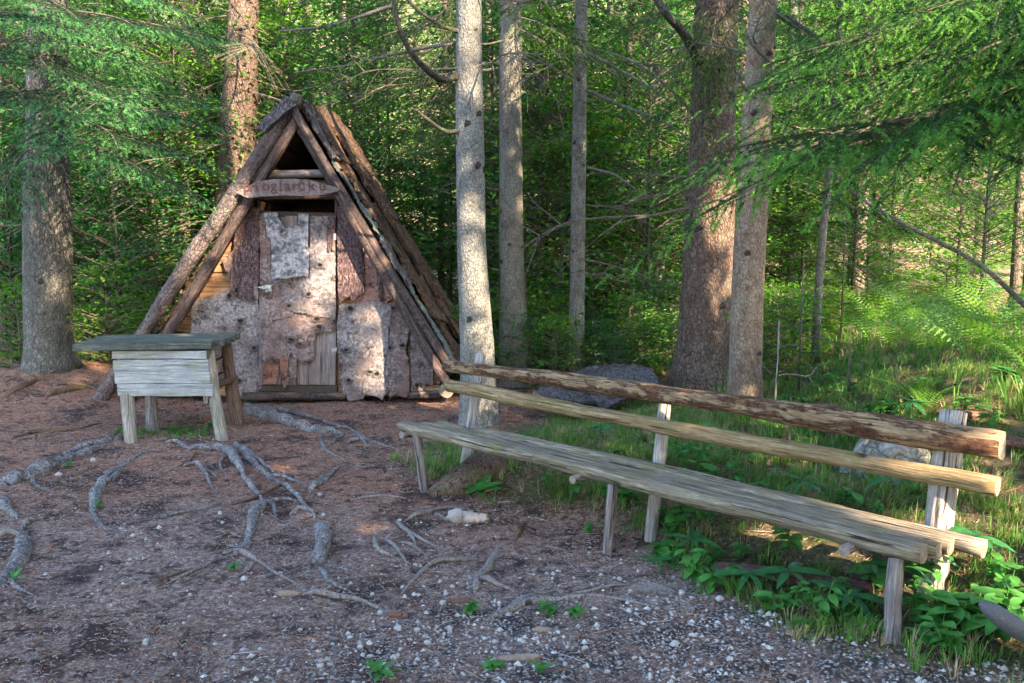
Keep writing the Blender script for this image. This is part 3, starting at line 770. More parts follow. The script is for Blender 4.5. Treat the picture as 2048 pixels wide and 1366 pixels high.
for (k0, k1) in [(-0.02, 0.2), (0.17, 0.42), (0.38, 0.62), (0.58, 0.82), (0.76, 0.98)]:
    for (y0, y1, lift) in [(YR + 0.12, YR + 1.1, -0.005), (YR + 1.0, YB + 0.1, 0.02)]:
        sd += 1
        roof_sheet(-1, k0, k1, y0, y1, lift, 'sheet_roof', sd, 0.03)
for (k0, k1, o_) in [(0.17, 0.53, 0.075), (0.60, 0.99, 0.08)]:
    sd += 1
    q = roof_sheet(1, k0, k1, YR + 0.02, YR + 0.17, o_, 'slate', sd, 0.012, name='edge_board')
    q['label'] = 'grey-green roofing strip along the right slope'
sd += 1
roof_sheet(1, 0.50, 0.68, YR + 0.0, YR + 0.2, 0.098, 'sheet_pile', sd, 0.03)
roof_sheet(1, 0.02, 0.2, YR + 0.05, YR + 0.3, 0.10, 'sheet_pile', sd + 1, 0.03)
# stout edge poles over the bark at the back half of the right slope, and the bark cap at the ridge
for (k0, k1, y, rad) in [(0.30, 0.66, YR + 0.75, 0.03), (0.62, 0.97, YR + 0.95, 0.032)]:
    log('roof_pole', slope_pt(1, k0, y, 0.17), slope_pt(1, k1, y - 0.1, 0.17), rad, rad * 0.9, 'sheet_roof', hut, 10, 10, 0.16)
plate_at('ridge_cap', [P(*F1(*q), YR - 0.09) for q in [(990,78),(1065,150),(1010,185),(880,300),(820,270),(900,180)]], Vector((-0.25, -1, 0.3)), UPZ, 0.035, 'sheet_pile', hut, seed=77, wob=0.012)
# back wall and earth floor
bw = [slope_pt(-1, 0.03, YB - 0.1, -0.06), slope_pt(-1, 1.0, YB - 0.1, -0.06), slope_pt(1, 1.0, YB - 0.1, -0.02)]
plate_at('back_wall', bw, Vector((0, 1, 0)), UPZ, 0.03, 'dark_inside', hut, ragged=0, grid=0.4)

# ------------------------------------------------------------------ the table-like box beside the hut
tbl = empty('plank_table', (-2.95, 7.2, hz(-2.95, 7.2)), 'grey plank table with boarded sides on four splayed log legs beside the hut', 'table')
TZ = 0.765
def TP(u, v, z):
    d = ray(u, v); t = (z - EYE.z) / d.z
    return EYE + d * t
fl, fr, br, bl = TP(143, 689, TZ), TP(432, 684, TZ), TP(484, 664, TZ), TP(207, 670, TZ)
for i in range(5):
    a, b = i / 5, (i + 1) / 5
    l0, l1 = fl.lerp(bl, a), fl.lerp(bl, b)
    r0, r1 = fr.lerp(br, a), fr.lerp(br, b)
    p0, p1 = (l0 + l1) / 2, (r0 + r1) / 2
    if i == 0: p1 = p1 - (p1 - p0).normalized() * 0.05
    board('tabletop_plank', p0 - Vector((0, 0, .03)), p1 - Vector((0, 0, .03)), (l0 - l1) * 0.97, 0.06 if i == 0 else 0.055, 'table_top', tbl, jit=0.005, seed=i + 3)
YT = 7.08; YK = 6.985
rowsT = [(490, 1365, 285, 362), (500, 1385, 368, 484), (515, 1400, 482, 592), (540, 1425, 595, 708)]
def Z3(x, y): return (120 + x / 4.654, 640 + y / 4.654)
for k, (xa, xb, ya, yb) in enumerate(rowsT):
    y = YK - 0.05 * k
    m = (ya + yb) / 2
    board('side_board', P(*Z3(xa, m), y), P(*Z3(xb, m), y), (P(*Z3(900, ya), y) - P(*Z3(900, yb), y)) * 0.96, 0.026, 'plank_pale', tbl, seed=k + 8, jit=0.003)
def leg(u0, v0, Y0, u1, v1, r0, r1, mat, nm='leg', par=tbl):
    g = G(u1, v1, -0.05)
    log(nm, P(u0, v0, Y0), g, r0, r1, mat, par, 12, 10, 0.06, 0.01)
    return g
leg(248, 700, YT + 0.07, 262, 886, 0.048, 0.055, 'pole_pale')
leg(418, 698, YT + 0.07, 447, 881, 0.045, 0.052, 'pole_pale')
leg(296, 700, YT + 0.55, 306, 862, 0.045, 0.052, 'leg_grey')
leg(450, 690, YT + 0.58, 480, 851, 0.055, 0.062, 'pole_brown')
for k in range(3):
    yA, yB = YT + 0.06, YT + 0.56
    vA = 712 + 32 * k; vB = 697 + 29 * k
    board('side_board', P(414 + 5 * k, vA, yA), P(444 + 4 * k, vB, yB), P(414, vA - 13, yA) - P(414, vA + 13, yA), 0.022, 'plank_grey', tbl, seed=k)
    board('side_board', P(243 + 3 * k, vA, yA), P(290 + 3 * k, vB, yB), P(243, vA - 13, yA) - P(243, vA + 13, yA), 0.022, 'plank_grey', tbl, seed=k + 5)
    board('side_board', P(284, vB, yB), P(452, vB, yB), P(300, vB - 12, yB) - P(300, vB + 12, yB), 0.022, 'plank_grey', tbl, seed=k + 9)
for (u, v) in [(260, 797), (413, 797)]:
    board('batten', P(u, v - 6, YK - 0.12), P(u, v + 8, YK - 0.12), Vector((0.045, 0, 0)), 0.04, 'plank_grey', tbl)
board('crossbar', P(425, 772, YT + 0.05), P(474, 757, YT + 0.5), Vector((0, 0, 0.06)), 0.03, 'pole_brown', tbl)

# ------------------------------------------------------------------ the long bench
bench = empty('log_bench', ground(0.45, 4.4), 'long rustic bench of split logs with a two-rail backrest', 'bench')
SZ = 0.42
D3 = Vector((BD[0], BD[1], 0)); N3 = Vector((BN[0], BN[1], 0)); B3 = Vector((BO[0], BO[1], 0))
def BP(t, s, z): return B3 + D3 * t + N3 * s + Vector((0, 0, z))
for k, (s, t0, t1, r) in enumerate([(0.045, -0.02, 3.27, 0.052), (0.125, 0.10, 3.30, 0.046), (0.20, 0.14, 3.32, 0.046), (0.272, 0.42, 3.42, 0.042)]):
    log('seat_slat', BP(t0, s, SZ - 0.012 - 0.35 * 0.05), BP(t1, s, SZ - 0.012 - 0.35 * 0.05), r, r * 1.05, 'seat', bench, 18, 50, 0.10, 0.014, flat=0.30, up=Vector((0, 0, 1)), seed=20 + k)
def bleg(nm, u0, v0, Y, u1, v1, r0, r1, mat):
    top = P(u0, v0, Y); g = G(u1, v1, -0.06)
    log(nm, top, g, r0, r1, mat, bench, 14, 12, 0.05, 0.006)
bleg('front_leg', 833, 862, 5.42, 851, 984, 0.029, 0.027, 'leg_grey')
bleg('front_leg', 1226, 968, 4.31, 1213, 1106, 0.029, 0.027, 'leg_grey')
bleg('front_leg', 1793, 1118, 3.27, 1786, 1287, 0.032, 0.034, 'leg_grey')
posts = [((960, 710, 6.03), (928, 936), 0.040, 0.038, 'post'), ((1333, 778, 4.82), (1301, 1082), 0.034, 0.034, 'post'), ((1908, 826, 3.74), (1861, 1180), 0.057, 0.056, 'post')]
for (u, v, Y), gp, r0, r1, mt in posts:
    log('back_post', P(u, v, Y), G(*gp, lift=-0.05), r0, r1, mt, bench, 16, 12, 0.05, 0.006)
for (t, s0, s1, r) in [(0.05, -0.02, 0.40, 0.024), (1.52, -0.03, 0.40, 0.022), (2.99, -0.04, 0.40, 0.026)]:
    log('seat_bearer', BP(t, s0, SZ - 0.08), BP(t, s1, SZ - 0.08), r, r, 'leg_grey', bench, 12, 4, 0.04)
log('upper_rail', P(891, 731, 5.90), P(2006, 893, 3.47), 0.040, 0.062, 'rail_peel', bench, 18, 60, 0.07, 0.02, flat=0.55, up=N3, seed=31)
log('lower_rail', P(897, 770, 5.86), P(1996, 972, 3.42), 0.045, 0.040, 'rail', bench, 18, 60, 0.07, 0.015, seed=32)

# ------------------------------------------------------------------ foliage building blocks (each mesh shared by many boughs)
def needles(path_a, path_b, spacing, nl, w, rng):
    """triangles along segments a->b"""
    a = np.array(path_a); b = np.array(path_b)
    L = np.linalg.norm(b - a, axis=1)
    cnt = np.maximum(1, (L / spacing).astype(int))
    ii = np.repeat(np.arange(len(a)), cnt)
    t = rng.random(len(ii))[:, None]
    p = a[ii] * (1 - t) + b[ii] * t
    d = (b - a)[ii] / np.maximum(L[ii], 1e-6)[:, None]
    r = rng.normal(size=(len(ii), 3))
    r -= (r * d).sum(1)[:, None] * d
    r /= np.linalg.norm(r, axis=1)[:, None] + 1e-9
    r[:, 2] = np.abs(r[:, 2]) * 0.6 + r[:, 2] * 0.4
    out = d * rng.uniform(0.55, 1.0, (len(ii), 1)) + r * 0.62
    out /= np.linalg.norm(out, axis=1)[:, None]
    side = np.cross(out, rng.normal(size=(len(ii), 3)))
    side /= np.linalg.norm(side, axis=1)[:, None] + 1e-9
    l = nl * rng.uniform(0.7, 1.15, (len(ii), 1))
    v = np.stack([p - side * w / 2, p + side * w / 2, p + out * l], 1)
    return v.reshape(-1, 3)
def bough_mesh(name, L, spacing, nl, w, seed, nmat, tmat, droop=0.12, hang=0.35, bare=0.15, dens=1.0, sub=True, gap=0.065, fing=0.12):
    rng = np.random.default_rng(seed); rr = random.Random(seed)
    n = 14
    ax = [Vector((L * i / n, 0.03 * L * math.sin(i * 0.5 + seed), -droop * L * (i / n) ** 1.6 + 0.05 * L * max(0, i / n - 0.75) * 2)) for i in range(n + 1)]
    def axp(t):
        x = t * n; k = min(int(x), n - 1); return ax[k].lerp(ax[k + 1], x - k)
    segA, segB, tipA, tipB, WV, WF = [], [], [], [], [], []
    def wood(pts, r0, r1, sides=4):
        V, F = tube(pts, lerp_list([r0, r1], len(pts)), sides, 0, False)
        o = len(WV); WV.extend(V); WF.extend([tuple(i + o for i in f) for f in F])
    wood(ax, 0.012 * L ** 0.7, 0.003, 5)
    for i in range(int(n * 0.55), n): segA.append(tuple(ax[i])); segB.append(tuple(ax[i + 1]))
    ns = int(15 * dens * L ** 0.6)
    for i in range(ns):
        t = bare + (0.98 - bare) * (i + rr.random() * 0.6) / ns
        for sd_ in (-1, 1):
            l = L * (0.10 + 0.34 * math.sin(PI * min(1, (1 - t) * 1.15 + 0.05)) * rr.uniform(0.6, 1.1))
            ang = math.radians(rr.uniform(38, 62))
            d = Vector((math.cos(ang), sd_ * math.sin(ang), -hang * rr.uniform(0.5, 1.4)))
            p = axp(t); pts = [p]
            m = 5
            for k in range(m):
                d = d + Vector((0.05, 0, -0.06 * hang * 2))
                pts.append(pts[-1] + d.normalized() * l / m)
            wood(pts, 0.004, 0.0015, 3)
            for k in range(m):
                (segA if k < m - 1 else tipA).append(tuple(pts[k])); (segB if k < m - 1 else tipB).append(tuple(pts[k + 1]))
            if sub:
                nn = max(2, int(l / gap))
                for k in range(1, nn):
                    q = k / nn * m; kk = min(int(q), m - 1)
                    b0 = pts[kk].lerp(pts[kk + 1], q - kk)
                    dd = (pts[kk + 1] - pts[kk]).normalized()
                    lat = dd.cross(Vector((0, 0, 1))).normalized()
                    for s2 in (-1, 1):
                        if rr.random() < 0.25: continue
                        l2 = rr.uniform(0.5, 1.2) * fing * (1.2 - q / m * 0.7)
                        e = b0 + (dd * 0.7 + lat * s2 * 0.7 + Vector((0, 0, -0.5 * hang * rr.uniform(0, 2)))).normalized() * l2
                        mm_ = b0.lerp(e, 0.45)
                        segA.append(tuple(b0)); segB.append(tuple(mm_)); tipA.append(tuple(mm_)); tipB.append(tuple(e))
    nv = needles(segA, segB, spacing, nl, w, rng); ni = len(nv) // 3
    nv = np.vstack([nv, needles(tipA, tipB, spacing * 0.8, nl * 0.9, w, rng)])
    WV = np.array([tuple(v) for v in WV], float).reshape(-1, 3)
    wt = []
    for f in WF: wt += [(f[0], f[1], f[2]), (f[0], f[2], f[3])]
    wt = np.array(wt, int)
    nt = np.arange(len(nv)).reshape(-1, 3) + len(WV)
    return mesh(name, np.vstack([WV, nv]), np.vstack([wt, nt]), ['twig', nmat, tmat], False, [0] * len(wt) + [1] * ni + [2] * (len(nt) - ni))
def fan_mesh(name, L, seed, nmat, tmat, spacing, nl, w, nsec=9, gap=0.085, flen=0.2, droop=0.12):
    """a broad spruce bough: secondary twigs in a flat fan, each carrying a comb of hanging needle-covered shoots"""
    rng = np.random.default_rng(seed); rr = random.Random(seed)
    n = 12
    ax = [Vector((L * i / n, 0.04 * L * math.sin(i * 0.5 + seed), -droop * L * (i / n) ** 1.7)) for i in range(n + 1)]
    WV, WF, sA, sB, tA, tB = [], [], [], [], [], []
    def wood(pts, r0, r1, sides=4):
        V, F = tube(pts, lerp_list([r0, r1], len(pts)), sides, 0, False)
        o = len(WV); WV.extend(V); WF.extend([tuple(i + o for i in f) for f in F])
    def shoot(p, d, l):
        d = d.normalized(); q = p + d * l * 0.5; d2 = (d + Vector((0, 0, -0.25))).normalized(); e = q + d2 * l * 0.5
        sA.append(tuple(p)); sB.append(tuple(q)); tA.append(tuple(q)); tB.append(tuple(e))
    def comb(pts, l, end=True):
        tot = sum((pts[i + 1] - pts[i]).length for i in range(len(pts) - 1))
        k = max(1, int(tot / gap)); m = len(pts) - 1
        for i in range(k):
            x = (i + 0.7) / k * m; j = min(int(x), m - 1)
            p = pts[j].lerp(pts[j + 1], x - j); dd = (pts[j + 1] - pts[j]).normalized()
            lat = dd.cross(Vector((0, 0, 1)))
            if lat.length < 1e-3: lat = Vector((0, 1, 0))
            lat.normalize()
            f = l * (1.1 - 0.65 * i / k)
            for sd_ in (-1, 1):
                if rr.random() < 0.12: continue
                shoot(p, dd * 0.55 + lat * sd_ * 0.62 + Vector((0, 0, -rr.uniform(0.15, 0.75))), f * rr.uniform(0.65, 1.15))
        if end: shoot(pts[-1], pts[-1] - pts[-2], l * 0.7)
        for i in range(m): sA.append(tuple(pts[i])); sB.append(tuple(pts[i + 1]))
    wood(ax, 0.012 * L ** 0.7, 0.003, 5)
    comb(ax[n // 2:], flen)
    for i in range(nsec):
        t = 0.14 + 0.74 * (i + 0.5 * rr.random()) / nsec
        for sd_ in (-1, 1):
            l = L * (0.16 + 0.34 * math.sin(PI * min(1, 1.1 - t))) * rr.uniform(0.7, 1.1)
            a_ = math.radians(rr.uniform(36, 58)); x = t * n; j = min(int(x), n - 1)
            p = ax[j].lerp(ax[j + 1], x - j); d = Vector((math.cos(a_), sd_ * math.sin(a_), -0.12 * rr.uniform(0.2, 2.2)))
            pts = [p]
            for k in range(5):
                d = d + Vector((0.04, 0, -0.05)); pts.append(pts[-1] + d.normalized() * l / 5)
            wood(pts, 0.005, 0.002, 3); comb(pts, flen)
    v1 = needles(sA, sB, spacing, nl, w, rng); v2 = needles(tA, tB, spacing * 0.75, nl * 0.95, w, rng)
    WV = np.array([tuple(v) for v in WV], float); wt = []
    for f in WF: wt += [(f[0], f[1], f[2]), (f[0], f[2], f[3])]
    wt = np.array(wt, int); nv = np.vstack([v1, v2])
    nt = np.arange(len(nv)).reshape(-1, 3) + len(WV)
    return mesh(name, np.vstack([WV, nv]), np.vstack([wt, nt]), ['twig', nmat, tmat], False, [0] * len(wt) + [1] * (len(v1) // 3) + [2] * (len(v2) // 3))
BOUGH = {}
for k in range(4):
    BOUGH['near', k] = fan_mesh('bough_near', 2.2, 10 + k, 'needle_light', 'tip_green', 0.0024, 0.020, 0.0040, 8, 0.095, 0.23, 0.14)
    BOUGH['left', k] = fan_mesh('bough_left', 2.0, 20 + k, 'needle_blue', 'tip_blue', 0.0034, 0.023, 0.0058, 8, 0.10, 0.20, 0.16)
    BOUGH['mid', k] = fan_mesh('bough_mid', 2.0, 30 + k, 'needle', 'needle_mid', 0.0085, 0.028, 0.011, 7, 0.12, 0.19, 0.2)
    BOUGH['hang', k] = fan_mesh('bough_hang', 1.4, 40 + k, 'needle', 'tip_yellow', 0.0075, 0.024, 0.008, 7, 0.11, 0.26, 0.55)
    BOUGH['far', k] = fan_mesh('bough_far', 2.2, 50 + k, 'needle', 'needle_mid', 0.024, 0.055, 0.024, 7, 0.15, 0.22, 0.2)
    BOUGH['dry', k] = bough_mesh('bough_dry', 1.5, 0.05, 0.03, 0.005, 60 + k, 'needle_dry', 'needle_dry', 0.2, 0.5, 0.25, 0.8, True)
def dead_mesh(seed):
    rr = random.Random(seed); L = 1.0
    V, F = [], []
    def add(pts, r0, r1, s=4):
        v, f = tube(pts, lerp_list([r0, r1], len(pts)), s, 0, False); o = len(V); V.extend(v); F.extend([tuple(i + o for i in q) for q in f])
    z = 0; pts = []
    cur = rr.uniform(-0.25, 0.1)
    for i in range(9):
        t = i / 8
        pts.append(Vector((t * L, 0.05 * math.sin(t * 5 + seed), cur * t * t + 0.02 * rr.uniform(-1, 1))))
    add(pts, 0.009, 0.002, 5)
    for k in range(9):
        i = rr.randint(2, 7); p = pts[i]
        d = Vector((rr.uniform(0.4, 1), rr.uniform(-1, 1), rr.uniform(-0.7, 0.25))).normalized()
        l = rr.uniform(0.15, 0.45)
        q = [p, p + d * l * 0.5 + Vector((0, 0, -0.01)), p + d * l + Vector((0, 0, -0.06 * rr.random()))]
        add(q, 0.004, 0.0012, 3)
        for _ in range(2):
            d2 = (d + Vector((rr.uniform(-1, 1), rr.uniform(-1, 1), rr.uniform(-1, .3))) * 0.7).normalized()
            b = q[1].lerp(q[2], rr.random())
            add([b, b + d2 * l * 0.4], 0.002, 0.001, 3)
    return mesh('dead_branch', V, F, ['twig'], False)
DEAD = [dead_mesh(s) for s in range(7)]
def leaf_quads(p, out, nrm, l, w, fold, rng):
    """kite leaves, two triangles each, folded on the midrib"""
    out = out / (np.linalg.norm(out, axis=1)[:, None] + 1e-9)
    side = np.cross(out, nrm); side /= np.linalg.norm(side, axis=1)[:, None] + 1e-9
    up = np.cross(side, out)
    mid = p + out * l * 0.45
    a = p; b = mid + side * w / 2 + up * fold; c = p + out * l - up * fold * 0.5; d = mid - side * w / 2 + up * fold
    v = np.stack([a, b, c, d], 1).reshape(-1, 3)
    i = np.arange(len(p))[:, None] * 4
    f = np.concatenate([i + np.array([[0, 1, 2]]), i + np.array([[0, 2, 3]])], 0)
    return v, f
def crown_mesh(name, mat, seed, rad, hgt_, nspray, nleaf, ls, mat2='twig'):
    """a broadleaf crown: flat layered sprays of leaves round a stem of unit base at z=0"""
    rng = np.random.default_rng(seed); rr = random.Random(seed)
    WV, WF = [], []
    LP, LO, LN = [], [], []
    for k in range(nspray):
        z = hgt_ * (0.08 + 0.92 * rr.random() ** 0.9)
        az = rr.uniform(0, 2 * PI)
        R = rad * (0.35 + 0.65 * math.sin(PI * min(0.95, 0.18 + 0.8 * z / hgt_))) * rr.uniform(0.45, 1.1)
        st = Vector((0, 0, z - 0.25 * R))
        tip = Vector((math.cos(az) * R, math.sin(az) * R, z + rr.uniform(-0.1, 0.15) * R))
        midp = st.lerp(tip, 0.5) + Vector((0, 0, 0.08 * R))
        pts = [st, midp, tip]
        v, f = tube(pts, [0.010, 0.006, 0.002], 3, 0, False); o = len(WV); WV.extend(v); WF.extend([tuple(i + o for i in q) for q in f])
        t = rng.uniform(0.25, 1.03, nleaf)[:, None]
        base = np.array(midp)[None] * (1 - np.abs(2 * t - 1)) + np.where(t < 0.5, np.array(st)[None] * (1 - 2 * t), np.array(tip)[None] * (2 * t - 1))
        sp = rng.normal(size=(nleaf, 3)) * np.array([0.16, 0.16, 0.035]) * rad * 0.8
        dirv = np.array(tip - st)[None] / (R + 1e-6) * 0.5 + rng.normal(size=(nleaf, 3)) * np.array([0.7, 0.7, 0.25]) + np.array([0, 0, -0.15])
        LP.append(base + sp); LO.append(dirv)
        LN.append(np.array([0, 0, 1.0]) + rng.normal(size=(nleaf, 3)) * 0.38)
    p = np.vstack(LP); o_ = np.vstack(LO); nr = np.vstack(LN)
    sz = rng.uniform(0.7, 1.25, (len(p), 1))
    v, f = leaf_quads(p, o_, nr, ls * sz, ls * 0.62 * sz, 0.12 * ls, rng)
    WV = np.array([tuple(q) for q in WV]); wt = []
    for q in WF: wt += [(q[0], q[1], q[2]), (q[0], q[2], q[3])]
    wt = np.array(wt, int)
    return mesh(name, np.vstack([WV, v]), np.vstack([wt, f + len(WV)]), [mat2, mat], False, [0] * len(wt) + [1] * len(f))
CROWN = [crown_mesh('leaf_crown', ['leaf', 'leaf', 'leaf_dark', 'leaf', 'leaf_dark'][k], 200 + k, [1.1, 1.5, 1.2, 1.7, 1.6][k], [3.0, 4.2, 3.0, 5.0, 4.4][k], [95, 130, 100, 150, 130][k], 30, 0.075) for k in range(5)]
CROWN_FAR = [crown_mesh('leaf_crown_far', 'leaf', 230 + k, 2.0, 6.0, 110, 26, 0.13) for k in range(3)]
SHRUB = [crown_mesh('leaf_shrub', ['leaf', 'leaf_dark', 'leaf'][k], 260 + k, 0.8, 1.2, 60, 22, 0.06) for k in range(3)]

# ------------------------------------------------------------------ trees
stub_v, stub_f = tube([(0, 0, -0.02), (0, 0, 0.012), (0, 0, 0.022)], [0.042, 0.034, 0.012], 9, 0.45, True, 4)
STUB = mesh('branch_stub', stub_v, stub_f, ['knot'], True)
def rot_to(direction, roll=0.0):
    """local +x along direction, z as far up as it can be"""
    x = direction.normalized()
    z = Vector((0, 0, 1)) - x * x.z
    if z.length < 1e-3: z = Vector((0, 1, 0))
    z.normalize(); y = z.cross(x)
    R = Matrix((x, y, z)).transposed().to_4x4()
    return R @ Matrix.Rotation(roll, 4, 'X')
class Tree:
    def __init__(s, name, pix, Y, mat, label, cat='tree', group=None, top=11.0, sides=18, flare=1.0, base_lift=0.0, taper_top=0.35, rough=0.035, seg=46, gz=None):
        """pix: list of (u, v, width_px) from the base upwards, at distance Y"""
        pts = [P(u, v, Y) for u, v, w in pix]
        rad = [w / 2 * Y / FPX * math.cos(math.atan((u - CX) / FPX)) for u, v, w in pix]
        b = pts[0].copy()
        zb = hz(b.x, b.y)
        if b.z > zb - 0.03:
            pts.insert(0, Vector((b.x, b.y, zb - 0.12))); rad.insert(0, rad[0] * flare)
        d = (pts[-1] - pts[-2]).normalized()
        if pts[-1].z < top:
            k = (top - pts[-1].z) / max(d.z, 0.2)
            dd = Vector((d.x * 0.4, d.y, d.z))
            pts.append(pts[-1] + dd * k * 0.5); rad.append(rad[-1] * (1 + taper_top) / 2)
            pts.append(pts[-1] + dd * k * 0.5); rad.append(rad[-2] * taper_top)
        # resample by height
        zs = [p.z for p in pts]
        z0, z1 = zs[0], zs[-1]
        zn = np.concatenate([np.linspace(z0, min(z0 + 5.5, z1), seg), np.linspace(min(z0 + 5.5, z1), z1, 12)[1:]]) if z1 - z0 > 6 else np.linspace(z0, z1, seg)
        s.zn = zn; s.px = np.interp(zn, zs, [p.x for p in pts]); s.py = np.interp(zn, zs, [p.y for p in pts]); s.r = np.interp(zn, zs, rad)
        s.base = Vector((pts[0].x, pts[0].y, zb))
        s.root = empty(name, s.base, label, cat, group)
        path = [Vector((x, y, z)) - s.base for x, y, z in zip(s.px, s.py, zn)]
        sd_ = random.randint(0, 9999)
        V, F = tube(path, list(s.r), sides, rough, True, sd_)
        # buttresses at the foot
        if flare > 1.05:
            ph = random.uniform(0, 6)
            for i, zz_ in enumerate(zn):
                hh = zz_ - zb
                if hh < 0.45:
                    for k in range(sides):
                        a = 2 * PI * k / sides
                        f = (flare - 1) * max(0, 1 - hh / 0.45) ** 2 * (0.5 + 0.7 * max(0, math.sin(2.5 * a + ph)))
                        c = path[i]; V[i * sides + k] = c + (V[i * sides + k] - c) * (1 + f)
        s.trunk = obj('trunk', mesh('trunk', V, F, [mat]), s.root, Matrix.Translation(s.base))
    def at(s, z):
        return Vector((float(np.interp(z, s.zn, s.px)), float(np.interp(z, s.zn, s.py)), z)), float(np.interp(z, s.zn, s.r))
    def stub(s, z, az, k=1.0):
        p, r = s.at(z); d = Vector((math.cos(az), math.sin(az), random.uniform(-0.1, 0.3)))
        q = d.to_track_quat('Z', 'Y').to_matrix().to_4x4()
        obj('branch_stub', STUB, s.trunk, Matrix.Translation(p + Vector((d.x, d.y, 0)) * (r * 0.985)) @ q @ Matrix.Rotation(random.uniform(-.4, .4), 4, 'Z') @ Matrix.Diagonal((k * random.uniform(0.8, 1.5), k * random.uniform(0.6, 1.0), k * random.uniform(0.25, 0.7), 1)))
    def stubs(s, n, z0, z1, k=1.0):
        for i in range(n): s.stub(random.uniform(z0, z1), random.uniform(-PI * 0.95, -0.05 * PI), k * random.uniform(0.6, 1.15))
    def dead(s, n, z0, z1, l0, l1, arc=(0, 2 * PI)):
        for i in range(n):
            z = random.uniform(z0, z1); az = random.uniform(*arc)
            p, r = s.at(z); d = Vector((math.cos(az), math.sin(az), random.uniform(-0.35, 0.2)))
            L = random.uniform(l0, l1)
            obj('dead_branch', random.choice(DEAD), s.root, Matrix.Translation(p + Vector((d.x, d.y, 0)) * r * 0.8) @ rot_to(d, random.uniform(-1, 1)) @ Matrix.Diagonal((L, L, L, 1)))
    def bough(s, kind, p, tip, k=None, roll=0.0, wide=1.0):
        d = tip - p; me = BOUGH[kind, random.randint(0, 3) if k is None else k]
        L0 = {'near': 2.2, 'left': 2.0, 'mid': 2.0, 'hang': 1.4, 'far': 2.2, 'dry': 1.5}[kind]
        sc_ = d.length / L0
        d2 = d + Vector((0, 0, 0.12 * d.length))
        return obj('branch', me, s.root, Matrix.Translation(p) @ rot_to(d2, roll) @ Matrix.Diagonal((sc_, sc_ * wide, sc_, 1)))
    def boughs(s, kind, n, z0, z1, l0, l1, arc=(0, 2 * PI), pitch=(-0.35, 0.05), wide=1.0):
        for i in range(n):
            z = z0 + (z1 - z0) * (i + random.random()) / n
            az = random.uniform(*arc)
            p, r = s.at(min(z, s.zn[-1]))
            p = Vector((p.x, p.y, z))
            L = random.uniform(l0, l1)
            d = Vector((math.cos(az), math.sin(az), random.uniform(*pitch)))
            s.bough(kind, p + Vector((d.x, d.y, 0)) * r * 0.7, p + d * L, None, random.uniform(-.4, .4), wide)

# sun lines kept open through the canopy: (u, v, Y, radius m)
LIT = [(440,450,8.3,.22),(470,410,8.3,.18),(405,500,8.3,.14),(385,560,8.45,.10),(640,560,8.4,.16),(655,500,8.4,.15),(690,520,8.4,.13),(600,640,8.4,.08),(625,600,8.4,.1),
       (740,700,8.4,.14),(720,750,8.4,.12),(800,680,8.4,.10),(850,690,8.3,.07),(640,330,8.3,.12),(600,255,8.3,.1),(800,590,8.3,.12),(740,470,8.3,.1),
       (545,270,8.3,.08),(500,330,8.3,.1),(930,30,7.3,.26),(960,140,7.3,.10),(930,240,7.3,.06),(955,585,7.3,.07),
       (480,60,13,.4),(470,250,13,.35),(450,330,13,.25),(70,360,8.9,.13),(68,590,8.9,.09),(90,60,8.9,.12),(1020,190,9.7,.2),(1010,100,9.7,.15),
       (715,1055,4.7,.05),(745,1095,4.5,.05),(690,1030,4.8,.03),(1890,1040,3.55,.13),(1880,1090,3.5,.12),(1660,1010,3.9,.22),(1590,985,4.1,.16),(1750,1130,3.5,.18),(1640,1110,3.6,.16),(1530,1060,3.8,.10),
       (1950,1110,3.4,.2),(2000,1200,3.1,.15),(1950,720,8,1.0),(1900,650,9.5,1.1),(1800,660,9.5,.8),(2000,690,7.5,.7),(1750,760,7,.35),(1860,790,6.2,.3),(1990,830,5.5,.35),(1960,1000,4.2,.22),(1690,880,5.6,.2),(1560,900,5.2,.16),(2000,1060,3.7,.18),(1200,900,5.6,.14),(1120,930,5.3,.10),(1700,700,8.5,.3),(1850,740,7.8,.4),(1500,300,7.5,.12),(1520,200,7.5,.12),(1420,60,8.5,.2),
       (1500,860,6.5,.16),(1380,620,12,.4),(1650,250,5,.3),(1500,330,4.8,.2),(1780,120,5,.4),(1600,90,5,.3),(1700,330,5,.25),(1980,880,4.5,.12),(130,770,8.6,.08),(620,1060,4.8,.07),(560,900,5.8,.06),
       (1280,580,13,.6),(1340,660,12,.6),(1250,700,10.5,.5),(1120,690,10.5,.3),(1200,740,9.5,.25),(1300,700,10,.4),(1480,700,7.5,.12),(1495,560,7.5,.1)]
LIT_P = np.array([tuple(P(u, v, Y)) for u, v, Y, r in LIT]); LIT_R = np.array([r for *_, r in LIT])
SV = np.array(tuple(SUN))
def keep_open(c, extra=0.085):
    """True where a spray of needles at c stays out of every sun line"""
    ok = np.ones(len(c), bool)
    for q, r in zip(LIT_P, LIT_R):
        d = c - q; along = d @ SV
        dist = np.linalg.norm(d - along[:, None] * SV, axis=1)
        ok &= ~((dist < r + extra) & (along > 0.4))
    return ok
